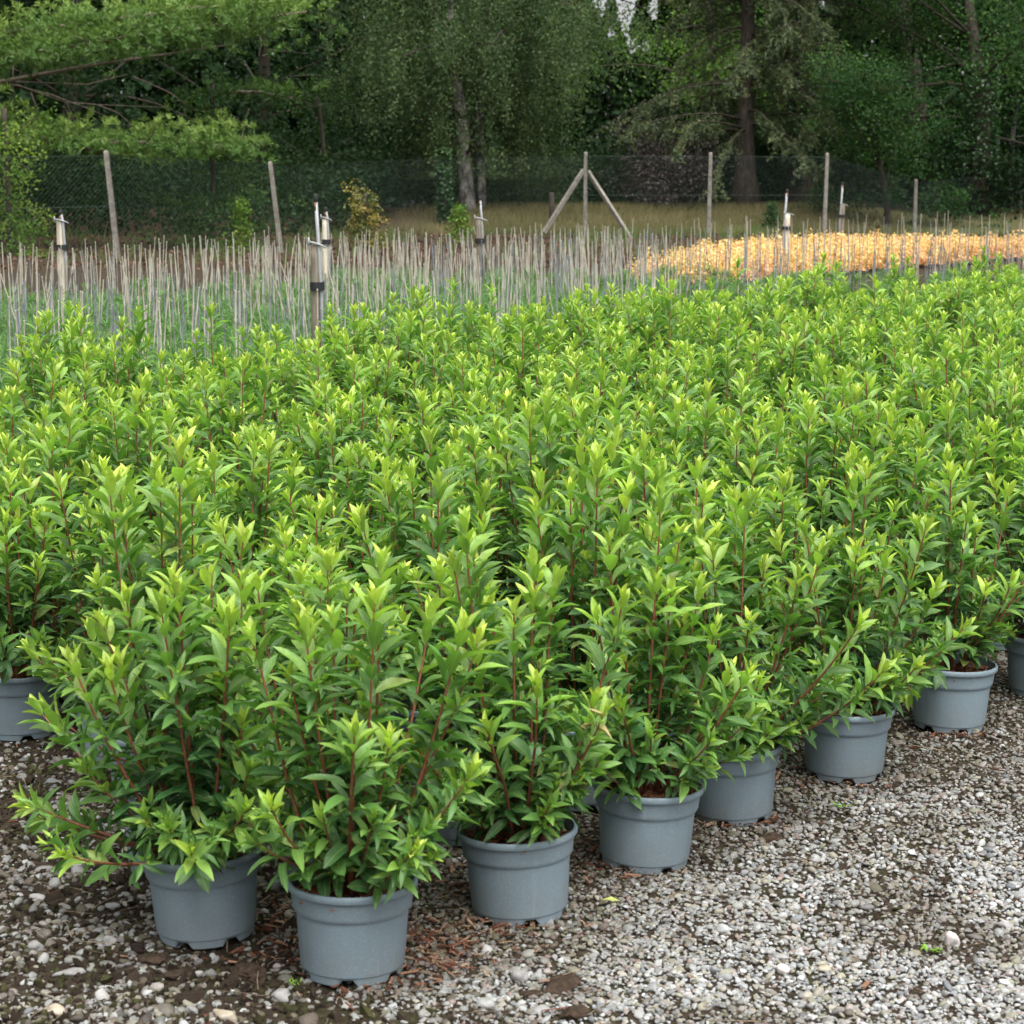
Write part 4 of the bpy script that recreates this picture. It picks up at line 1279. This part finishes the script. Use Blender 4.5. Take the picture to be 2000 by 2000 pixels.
n = 9000; X = g.uniform(-14, 15, n); Y = 33 + 17 * g.random(n) ** .7; k = fbm(X, Y, 1.6, 23) > .56; X, Y = X[k], Y[k]
blades('green_grass', 'rough green grass tufts along the foot of the fence', X, Y, .34, g, M['green_grass'], .008)
n = 16000; X = g.uniform(-14, 15, n); Y = 33 + 18 * g.random(n)
b = Buf(); cards(b, np.stack([X, Y, gh(X, Y) + .02 + .03 * g.random(n)], -1), .075, .6, g, g.random(n), 0, 1.2)
o = b.build('leaf_litter', [M['litter']], smooth=False); tag(o, 'brown fallen leaves strewn along the fence foot', 'leaf litter', kind='stuff')

# ------------------------------------------------------------------ trees
def limb_path(g, p0, d, L, n=8, droop=0.0, wob=.12):
    P = [np.array(p0, float)]; d = norm(np.array(d, float))
    for i in range(n):
        d = norm(d + g.normal(0, wob, 3) + np.array([0, 0, -droop / n]))
        P.append(P[-1] + d * L / n)
    return np.array(P)

def clumps(b, g, C, n_leaf, rad, size, asp, shade=(0, .8), up=.5, flat=.7, mi=0):
    """leafy clumps around the points C"""
    for c in C:
        n = max(4, int(n_leaf * g.uniform(.6, 1.4)))
        u = g.normal(size=(n, 3)) * np.array([1, 1, flat]) * rad * g.uniform(.7, 1.25) * .55
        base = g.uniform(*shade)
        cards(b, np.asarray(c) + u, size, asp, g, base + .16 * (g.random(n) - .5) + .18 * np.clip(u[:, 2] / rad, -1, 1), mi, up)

def tree_root(name, label, X, Y, cat='tree', group=None):
    o = empty(name, (X, Y, float(gh(X, Y)))); tag(o, label, cat, group); return o

def broadleaf(name, label, px, Y, H, spread, lm, seed, trunk_r=.25, crown_lo=2.0, n_limb=16, n_cl=10, leaf=.10, nleaf=26, clr=.55, bark='bark', shade=(0, .8), asp=.6, lean=(0, 0), group=None, top_coarse=True):
    g = np.random.default_rng(seed)
    X = at(px, 400, Y).x; root = tree_root(name, label, X, Y, group=group)
    tb = Buf()
    tp = limb_path(g, (0, 0, -.2), (lean[0], lean[1], 1), H * .92, 10, 0, .05)
    V, F = tube(tp, np.linspace(trunk_r, .05, 11) * np.concatenate([[1.35], np.ones(10)]), 10); tb.add(V, F)
    C = []
    for i in range(n_limb):
        f = g.uniform(crown_lo / H, .95) if i > 3 else crown_lo / H + .05 * i
        k = f * 10; k0 = int(k); p0 = tp[k0] + (tp[min(10, k0 + 1)] - tp[k0]) * (k - k0)
        az = i * 2.4 + g.normal(0, .3); el = g.uniform(-.1, .6) + .4 * f
        L = spread * (1.05 - .55 * max(0, f - .35)) * g.uniform(.7, 1.15)
        P = limb_path(g, p0, (math.cos(az) * math.cos(el), math.sin(az) * math.cos(el), math.sin(el)), L, 7, .35)
        V, F = tube(P, np.linspace(trunk_r * .2, .01, 8), 6); tb.add(V, F)
        for q in range(n_cl):
            t = g.uniform(.05, 1) ** .7; j = min(6, int(t * 7)); c = P[j] + (P[j + 1] - P[j]) * (t * 7 - j)
            C.append(c + g.normal(0, clr * .75, 3))
    tb.build('trunk', [M[bark]], parent=root, plain=True)
    C = np.array(C); ztop = 9.5 - float(gh(X, Y))
    lo = C[C[:, 2] < ztop]; hi = C[C[:, 2] >= ztop]
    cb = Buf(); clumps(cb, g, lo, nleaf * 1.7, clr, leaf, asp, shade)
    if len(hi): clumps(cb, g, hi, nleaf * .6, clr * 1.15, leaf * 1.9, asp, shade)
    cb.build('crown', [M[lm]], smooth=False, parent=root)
    return root

# --- far wood closing the view
def treeline():
    g = np.random.default_rng(91); b = Buf()
    n = 75000
    X = np.where(np.arange(n) < 50000, g.uniform(-34, 34, n), g.uniform(1.2, 9.2, n)); Y = 84 + 10 * g.random(n)
    top = 13.5 + 3.2 * (fbm(X, Y * .3, 4.0, 31) - .35) + 2.5 * smoothstep(-2, -8, X) + 3.5 * smoothstep(9, 13, X)
    Z = 2 + (top - 2) * g.random(n) ** .9
    # broken openings towards the sky
    xs_, zs_ = X * 88 / Y, (Z - EYE) * 88 / Y + EYE
    hole = np.zeros(n, bool)
    for hx, hz, rx, rz_ in ((3.9, 10.8, .38, .8), (5.0, 10.6, .5, 1.25), (5.3, 8.9, .28, .45), (6.25, 10.4, .25, .5), (4.4, 9.3, .22, .35), (5.9, 8.9, .25, .35), (13.6, 10.6, .3, .35), (-6.5, 10.9, .25, .3)):
        hole |= ((xs_ - hx) / rx) ** 2 + ((zs_ - hz) / rz_) ** 2 < .55 + .9 * fbm(xs_, zs_, .5, 37)
    X, Y, Z = X[~hole], Y[~hole], Z[~hole]; n = len(X)
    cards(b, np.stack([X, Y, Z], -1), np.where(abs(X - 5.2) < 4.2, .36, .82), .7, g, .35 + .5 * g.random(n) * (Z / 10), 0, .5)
    o = b.build('treeline', [M['shaded_leaf']], smooth=False); tag(o, 'distant dark wood closing the view behind the trees', 'woodland', kind='stuff')
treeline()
def thicket():
    g = np.random.default_rng(92); b = Buf()
    n = 60000; X = g.uniform(-19, 19, n); Y = 57.5 - 9.5 * smoothstep(-1.5, -4.5, X) - 4 * smoothstep(9, 12, X) + (5.5 + 5 * smoothstep(-1.5, -4.5, X)) * g.random(n)
    top = (1.1 + 1.9 * fbm(X, Y * .5, 2.2, 33)) * smoothstep(46, 51, Y) + .35 * fbm(X, Y, 1.0, 36) * smoothstep(51, 46, Y)
    Z = gh(X, Y) + top * g.random(n) ** .8
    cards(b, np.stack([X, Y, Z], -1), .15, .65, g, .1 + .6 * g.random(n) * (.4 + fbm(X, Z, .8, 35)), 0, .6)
    o = b.build('undergrowth', [M['shaded_leaf']], smooth=False); tag(o, 'dark ivy and bramble undergrowth below the trees', 'undergrowth', kind='stuff')
thicket()

# --- dark broadleaf trees behind
TG = 'dark trees behind the fence'
broadleaf('broadleaf_tree', 'dark broadleaf tree in the gloom behind the pine boughs', 130, 62, 14, 6.0, 'shaded_leaf', 1001, .3, 1.6, 20, 12, .17, 22, .75, shade=(0, .5), group=TG)
broadleaf('broadleaf_tree', 'dark broadleaf tree between the pine and the birch', 520, 60, 13, 5.0, 'shaded_leaf', 1002, .25, 1.2, 20, 12, .16, 22, .7, shade=(0, .55), group=TG)
broadleaf('broadleaf_tree', 'shaded broadleaf tree hidden behind the birch crown', 860, 66, 14, 6.0, 'shaded_leaf', 1003, .3, 1.5, 20, 12, .17, 22, .75, shade=(0, .6), group=TG)
broadleaf('broadleaf_tree', 'tall yellowish-green tree behind the larch, left of its trunk', 1390, 70, 14, 4.8, 'hazel_leaf', 1004, .25, 2.5, 18, 11, .16, 22, .7, shade=(0, .7), group=TG)
broadleaf('broadleaf_tree', 'dark oak mass filling the right background', 1800, 64, 14, 6.5, 'oak_leaf', 1005, .35, 1.5, 22, 12, .17, 24, .75, shade=(0, .6), group=TG)
broadleaf('broadleaf_tree', 'dark tree beyond the right edge of the picture', 2120, 60, 14, 6.0, 'oak_leaf', 1006, .35, 1.0, 20, 12, .16, 24, .75, shade=(0, .6), group=TG)
broadleaf('broadleaf_tree', 'dark tree beyond the left edge of the picture', -160, 57, 14, 6.0, 'shaded_leaf', 1007, .35, 1.0, 20, 12, .16, 24, .75, shade=(0, .5), group=TG)

# --- oak on the right, leafy down to the fence
broadleaf('oak_tree', 'large leafy oak with ivy-clad trunk on the right', 1912, 55, 13, 6.0, 'oak_leaf', 1011, .26, 2.4, 32, 24, .11, 40, .72, shade=(.15, .9))
broadleaf('young_oak', 'young leafy oak standing against the fence, right of the last clear post', 1735, 52.5, 4.6, 2.3, 'oak_leaf', 1012, .09, .6, 20, 12, .10, 34, .4, shade=(.1, .8))
broadleaf('oak_sapling', 'oak sapling spreading over the fence between the two leaning posts', 405, 42.5, 4.0, 1.5, 'oak_leaf', 1013, .05, .5, 14, 8, .10, 20, .32, shade=(.25, 1))
broadleaf('hazel_shrub', 'light green hazel bush by the fence at the left edge', 20, 38.5, 3.3, 1.3, 'hazel_leaf', 1014, .05, .35, 14, 8, .085, 20, .3, shade=(.2, 1))
broadleaf('hazel_shrub', 'thin leafy bush right of the second leaning post', 640, 53.5, 3.6, 1.7, 'shaded_leaf', 1015, .06, .4, 16, 9, .10, 24, .4, shade=(.3, 1))
broadleaf('elder_bush', 'dark green bush growing below the birch foliage', 1010, 55.5, 3.6, 2.0, 'birch_leaf', 1016, .06, .3, 18, 10, .09, 28, .4, shade=(0, .6))

# --- weeping birch in the middle
def birch():
    g = np.random.default_rng(1021); Y0 = 54.0
    X0 = at(912, 400, Y0).x; root = tree_root('birch_tree', 'weeping birch with white-barked trunk in the middle', X0, Y0)
    zb = float(gh(X0, Y0)); O = np.array([X0, Y0, zb])
    def P(px, py, dy=0.0): return np.array(at(px, py, Y0 + dy)) - O
    tb = Buf()
    t1 = np.array([P(918, 432), P(912, 380), P(908, 330), P(906, 270), P(900, 220), P(892, 160), P(884, 80), P(880, 0), P(870, -150), P(866, -300)])
    V, F = tube(t1, [.25, .21, .19, .175, .16, .14, .12, .10, .08, .04], 12); tb.add(V, F)
    t2 = np.array([P(940, 432, .3), P(940, 350, .3), P(938, 290, .3), P(936, 230, .3), P(946, 150, .4), P(962, 80, .4), P(1045, 20, .5), P(1060, -60, .5), P(1070, -200, .5)])
    V, F = tube(t2, [.16, .13, .125, .12, .11, .10, .085, .07, .03], 10); tb.add(V, F)
    tops = []
    for i in range(46):
        src = t1 if g.random() < .65 else t2
        k = g.uniform(2.2, len(src) - 1.01); k0 = int(k); p0 = src[k0] + (src[k0 + 1] - src[k0]) * (k - k0)
        az = i * 2.4 + g.normal(0, .4); el = g.uniform(.15, .9)
        L = g.uniform(2.0, 4.6)
        if math.cos(az) < -.2 and p0[2] < 4: L *= .9
        Q = limb_path(g, p0, (math.cos(az) * math.cos(el), math.sin(az) * math.cos(el) * .9, math.sin(el)), L, 8, .9, .1)
        V, F = tube(Q, np.linspace(.045, .008, 9), 5); tb.add(V, F, mi=1)
        tops.append(Q)
    tb.build('trunk', [M['birch_bark'], M['bark']], parent=root, plain=True)
    b = Buf()
    for Q in tops:
        for q in range(34):
            t = g.uniform(.3, 1) * 7.99; k = int(t); c = Q[k] + (Q[k + 1] - Q[k]) * (t - k) + g.normal(0, .22, 3)
            L = g.uniform(.7, 2.3)
            if zb + c[2] - L > 9.5: continue
            n = int(38 * L)
            s = g.random(n)
            sway = g.normal(0, .12, 2)
            p = c[None] + np.stack([sway[0] * s * L, sway[1] * s * L, -s * L], -1) + g.normal(0, .085, (n, 3))
            p = p[p[:, 2] + zb > 2.5]
            # the trunk stays in view between the hanging sprays
            if abs(c[0] - .0) < .55 and c[1] < .25 and g.random() < .85: p = p[p[:, 2] + zb > 5.3]
            if len(p) < 3: continue
            base = g.uniform(0, .7)
            dd = norm(g.normal(size=(len(p), 3)) * .7 + np.array([0, 0, -1.]))
            cards(b, p, .088, .72, g, base + .18 * (g.random(len(p)) - .5), 0, .1, dd)
    b.build('crown', [M['birch_leaf']], smooth=False, parent=root)
birch()

# --- larch: trunk with drooping sprays
def larch(px, Y0, seed, H, lab, yb, W, trunk_px=None, dens=1.0, lm='larch_needle'):
    g = np.random.default_rng(seed)
    X0 = at(px, 300, Y0).x; root = tree_root('larch_tree', lab, X0, Y0)
    zb = float(gh(X0, Y0)); tb = Buf(); b = Buf()
    tp = limb_path(g, (0, 0, -.2), (0, 0, 1), H, 12, 0, .015)
    V, F = tube(tp, np.linspace(.27, .06, 13) * np.concatenate([[2.2, 1.25], np.ones(11)]), 12); tb.add(V, F)
    for i in range(int(44 * dens)):
        f = g.uniform(.16, .98); k = f * 12; k0 = int(min(11, k)); p0 = tp[k0]+(tp[k0+1]-tp[k0])*(k-k0)
        az = g.random() * 6.283; L = W * (1.15 - .75 * f) * g.uniform(.6, 1.15)
        if zb + p0[2] > 11: L *= .9
        Q = limb_path(g, p0, (math.cos(az), math.sin(az), .15), L, 9, .75, .07)
        V, F = tube(Q, np.linspace(.035, .006, 10), 4); tb.add(V, F)
        if zb + p0[2] > 10.5: nsp, big = 8, 2.2
        else: nsp, big = 34, 1.0
        for q in range(nsp):
            t = g.uniform(.15, 1) * 8.99; kk = int(t); c = Q[kk] + (Q[kk + 1] - Q[kk]) * (t - kk)
            l = g.uniform(.25, .95); n = int(44 * l)
            dirv = norm(np.array([math.cos(az) * .5 + g.normal(0, .6), math.sin(az) * .5 + g.normal(0, .6), -1.0 + g.normal(0, .4)]))
            s = np.sort(g.random(n)); p = c[None] + dirv[None] * (s * l)[:, None] + g.normal(0, .03, (n, 3))
            dd = norm(g.normal(size=(n, 3)) + dirv[None] * .8)
            cards(b, p, .13 * big, .26 if big == 1 else .4, g, g.uniform(0, .8) + .15 * (g.random(n) - .5), 0, .1, dd)
    tb.build('trunk', [M['bark']], parent=root, plain=True)
    b.build('crown', [M[lm]], smooth=False, parent=root)
    return root, O_(X0, Y0, zb)
def O_(x, y, z): return np.array([x, y, z])
larch(1564, 57.5, 1031, 15, 'tall larch with straight bare trunk and drooping sprays', 0, 4.2, dens=1.3)
larch(1456, 56.2, 1032, 14, 'larch with flared foot and dense drooping grey-green sprays', 0, 4.2, dens=2.0)
# long dead hanging branches on the larch
g = np.random.default_rng(1033)
db = Buf()
Pd = [np.array(at(px, py, 56.8)) for px, py in ((1568, 130), (1605, 135), (1635, 175), (1640, 205), (1630, 238))]
V, F = tube(Pd, [.03, .028, .024, .018, .008], 5); db.add(V, F)
Pd = [np.array(at(px, py, 56.8)) for px, py in ((1638, 190), (1655, 210), (1672, 228))]
V, F = tube(Pd, [.02, .014, .007], 5); db.add(V, F)
Pd = [np.array(at(px, py, 56.8)) for px, py in ((1598, 110), (1602, 180), (1605, 270))]
V, F = tube(Pd, [.014, .012, .006], 5); db.add(V, F)
o = db.build('dead_branch', [M['branch']], plain=True); tag(o, 'bare dead branch hanging from the larch beside its trunk', 'branch')

# --- ivy columns
def ivy(name, lab, px, y0, y1, Y, r, n, seed, m='ivy_leaf'):
    g = np.random.default_rng(seed); z0, z1 = at(px, y1, Y).z, at(px, y0, Y).z; X = at(px, (y0 + y1) / 2, Y).x
    b = Buf(); t = g.random(n); a = g.random(n) * 6.283; rr = r * (1 + .35 * (fbm(a, t * 8, .7, 41) - .4)) * (1 - .25 * t) + g.normal(0, .04, n)
    P = np.stack([rr * np.cos(a), rr * np.sin(a), (z1 - z0) * t], -1)
    cards(b, P, .10, .8, g, g.random(n) * (.3 + .7 * t), 0, .6)
    V, F = tube([(0, 0, -.3), (0.02, 0, (z1 - z0) * .5), (0, 0, z1 - z0)], [r * .6, r * .55, r * .4], 8); b.add(V, F, mi=1)
    o = b.build(name, [M[m], M['bark']], smooth=False); o.location = (X, Y, z0); return tag(o, lab, 'ivy')
ivy('ivy_stump', 'broken stump wrapped in bright ivy, left of the birch trunk', 868, 292, 440, 52.0, .17, 1500, 1041)
ivy('ivy_column', 'dark ivy climbing the larch trunk behind the fence', 1560, 185, 330, 56.9, .36, 2200, 1042)
ivy('ivy_column', 'thick dark ivy on the oak trunk at the right', 1915, 120, 350, 54.3, .5, 3200, 1043)
broadleaf('thin_trunk_tree', 'slender pale-trunked tree near the right edge', 1972, 56.5, 6.5, 1.8, 'oak_leaf', 1044, .09, 2.4, 16, 12, .11, 26, .5, bark='birch_bark', shade=(0, .6))

# --- purple-leaved shrub
broadleaf('purple_shrub', 'dark purple-leaved shrub behind the fence right of the braced post', 1305, 56.0, 2.2, 1.8, 'purple_leaf', 1051, .06, .4, 26, 11, .12, 13, .5, shade=(0, .9), asp=.4)
# --- small shrubs by the fence
def cone_shrub(name, lab, px, y0, y1, Y, wpx, m, seed, n=1500, size=.07, heads=1):
    g = np.random.default_rng(seed); b = Buf()
    z1 = at(px, y0, Y).z; X = at(px, 400, Y).x; z0 = float(gh(X, Y)); H = z1 - z0; wd = wpx / FPX * Y / 2
    for h in range(heads):
        ox = (h - (heads - 1) / 2) * wd * .9; hh = H * (1 - .22 * (h % 2))
        t = g.random(n); a = g.random(n) * 6.283; r = wd / max(1, heads * .75) * (1.05 - .8 * t) * np.sqrt(g.random(n)) * (1 + .3 * np.sin(3 * a + 9 * t))
        P = np.stack([ox + r * np.cos(a), r * np.sin(a), .05 + hh * t], -1)
        P = P + g.normal(0, wd * .13, P.shape)
        cards(b, P, size, .55, g, np.clip(g.random(n) * .8 + .5 * (fbm(P[:, 0], P[:, 2], .25, seed % 50) - .4), 0, 1), 0, .6)
        V, F = tube([(ox, 0, 0), (ox, 0, hh * .9)], [.02, .006], 5); b.add(V, F, mi=1)
    o = b.build(name, [M[m], M['wood_stem']], smooth=False); o.location = (X, Y, z0); return tag(o, lab, 'shrub')
broadleaf('yellowing_shrub', 'upright loose shrub turning yellow before the fence', 716, 41.5, 1.5, .42, 'yellow_leaf', 1061, .02, .12, 22, 6, .07, 9, .16, shade=(.1, 1))
cone_shrub('green_bush', 'low bright green bush at the foot of the ivy stump', 898, 408, 455, 42.5, 62, 'hazel_leaf', 1062, 700, .085)
cone_shrub('yellow_weed', 'low yellow-flowered weed under the oak sapling', 470, 395, 450, 39.0, 70, 'hazel_leaf', 1063, 700, .08)
cone_shrub('green_bush', 'small dark bush on the bank behind the white-staked riser', 1508, 402, 450, 50.8, 46, 'oak_leaf', 1064, 800, .08)
cone_shrub('dry_weed', 'pale dry weed at the end of the orange bed', 1714, 437, 460, 40.0, 34, 'dry_grass', 1065, 400, .06)

# --- pine with layered boughs on the left
def pine():
    g = np.random.default_rng(1071); Y0 = 43.5
    X0 = at(-210, 300, Y0).x; root = tree_root('pine_tree', 'spreading pine with layered bright green boughs on the left', X0, Y0)
    O = np.array([X0, Y0, float(gh(X0, Y0))])
    def P(px, py, Y=41.5): return np.array(at(px, py, Y)) - O
    tb = Buf(); b = Buf()
    tr = limb_path(g, (0, 0, -.2), (0.02, 0, 1), 14, 10, 0, .02)
    V, F = tube(tr, np.linspace(.36, .1, 11), 12); tb.add(V, F)
    def bough(pts, thick_z, depth, n_tw, rad=.06, c0=.2, c1=1.0, ln=.17, nd=22):
        pts = np.array(pts); V, F = tube(pts, np.linspace(rad, rad * .2, len(pts)), 6); tb.add(V, F)
        m = len(pts) - 1
        for q in range(n_tw):
            t = g.uniform(.0, 1) * (m - .001); k = int(t); c = pts[k] + (pts[k + 1] - pts[k]) * (t - k)
            dy = g.normal(0, depth * .5)
            e = c + np.array([g.normal(0, .3), dy, abs(g.normal(0, thick_z * .45)) - .25 * thick_z - .05 * dy * dy])
            if g.random() < .10:
                V, F = tube([c, (c + e) / 2 + [0, 0, -.05], e], [.014, .01, .006], 4); tb.add(V, F)
            hz = np.clip((e[2] - c[2] + .25 * thick_z) / (.9 * thick_z), 0, 1)  # needles coloured brighter on bough tops, darker beneath, imitating light from above
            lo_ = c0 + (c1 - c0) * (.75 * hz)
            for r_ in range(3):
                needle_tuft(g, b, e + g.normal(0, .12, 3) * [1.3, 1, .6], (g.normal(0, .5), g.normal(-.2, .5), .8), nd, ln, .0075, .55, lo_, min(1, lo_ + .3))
    # visible layers, from the photograph
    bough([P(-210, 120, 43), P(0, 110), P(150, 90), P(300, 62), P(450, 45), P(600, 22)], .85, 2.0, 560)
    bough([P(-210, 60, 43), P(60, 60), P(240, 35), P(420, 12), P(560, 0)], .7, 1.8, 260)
    bough([P(-210, 190, 43), P(0, 160), P(160, 130), P(330, 105), P(460, 85)], .3, 1.2, 36, c0=0, c1=.5)  # inner bough: the hollow's shade is painted in with darker needle colours
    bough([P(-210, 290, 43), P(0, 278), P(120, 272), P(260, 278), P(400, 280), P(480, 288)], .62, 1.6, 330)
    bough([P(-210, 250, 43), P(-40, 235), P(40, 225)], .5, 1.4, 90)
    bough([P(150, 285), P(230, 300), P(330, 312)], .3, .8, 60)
    bough([P(420, 180, 43.5), P(500, 180, 43.5), P(570, 190, 43.5)], .3, .8, 36, c0=0, c1=.4)  # darker needles again, shade of the hollow put into the colour
    # crown above the frame that shades the boughs' inside
    for i in range(64):
        z = g.uniform(7.2, 12.5); az = g.random() * 6.28; L = g.uniform(3, 9.5) * (1.25 - z / 16) * (1.15 if math.cos(az) > 0 else .8)
        p0 = np.array([0, 0, z]); e = p0 + np.array([math.cos(az) * L, math.sin(az) * L, g.uniform(-.2, .6)])
        V, F = tube([p0, (p0 + e) / 2 + [0, 0, .3], e], [.07, .05, .02], 5); tb.add(V, F)
        for q in range(20):
            c = p0 + (e - p0) * g.uniform(.25, 1) + g.normal(0, .5, 3) * [1, 1, .35]
            cards(b, c[None] + g.normal(0, .32, (12, 3)) * [1, 1, .5], .42, .35, g, .4 * g.random(12), 0, .8)
    # bare grey branches in the hollow between the layers
    for pts in (((30, 165), (130, 200), (200, 205), (330, 210)), ((20, 165), (100, 185), (180, 215), (260, 250)), ((30, 160), (170, 165), (250, 145)), ((130, 200), (140, 225), (150, 245)), ((60, 180), (75, 220), (110, 235)), ((190, 205), (230, 220), (270, 255)), ((28, 95), (25, 150), (30, 200)), ((120, 100), (125, 140), (122, 160)), ((260, 150), (330, 180), (380, 215))):
        Q = [P(x, y, 43.2 + g.normal(0, .3)) for x, y in pts]; V, F = tube(Q, np.linspace(.022, .007, len(Q)), 5); tb.add(V, F)
    tb.build('trunk', [M['branch']], parent=root, plain=True)
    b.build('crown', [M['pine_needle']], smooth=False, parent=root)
pine()
tris = sum(sum(len(p.vertices) - 2 for p in me.polygons) if len(me.polygons) < 5000 else len(me.loops) - 2 * len(me.polygons) for me in bpy.data.meshes)
print('objects', len(sc.objects), 'mesh tris', tris)
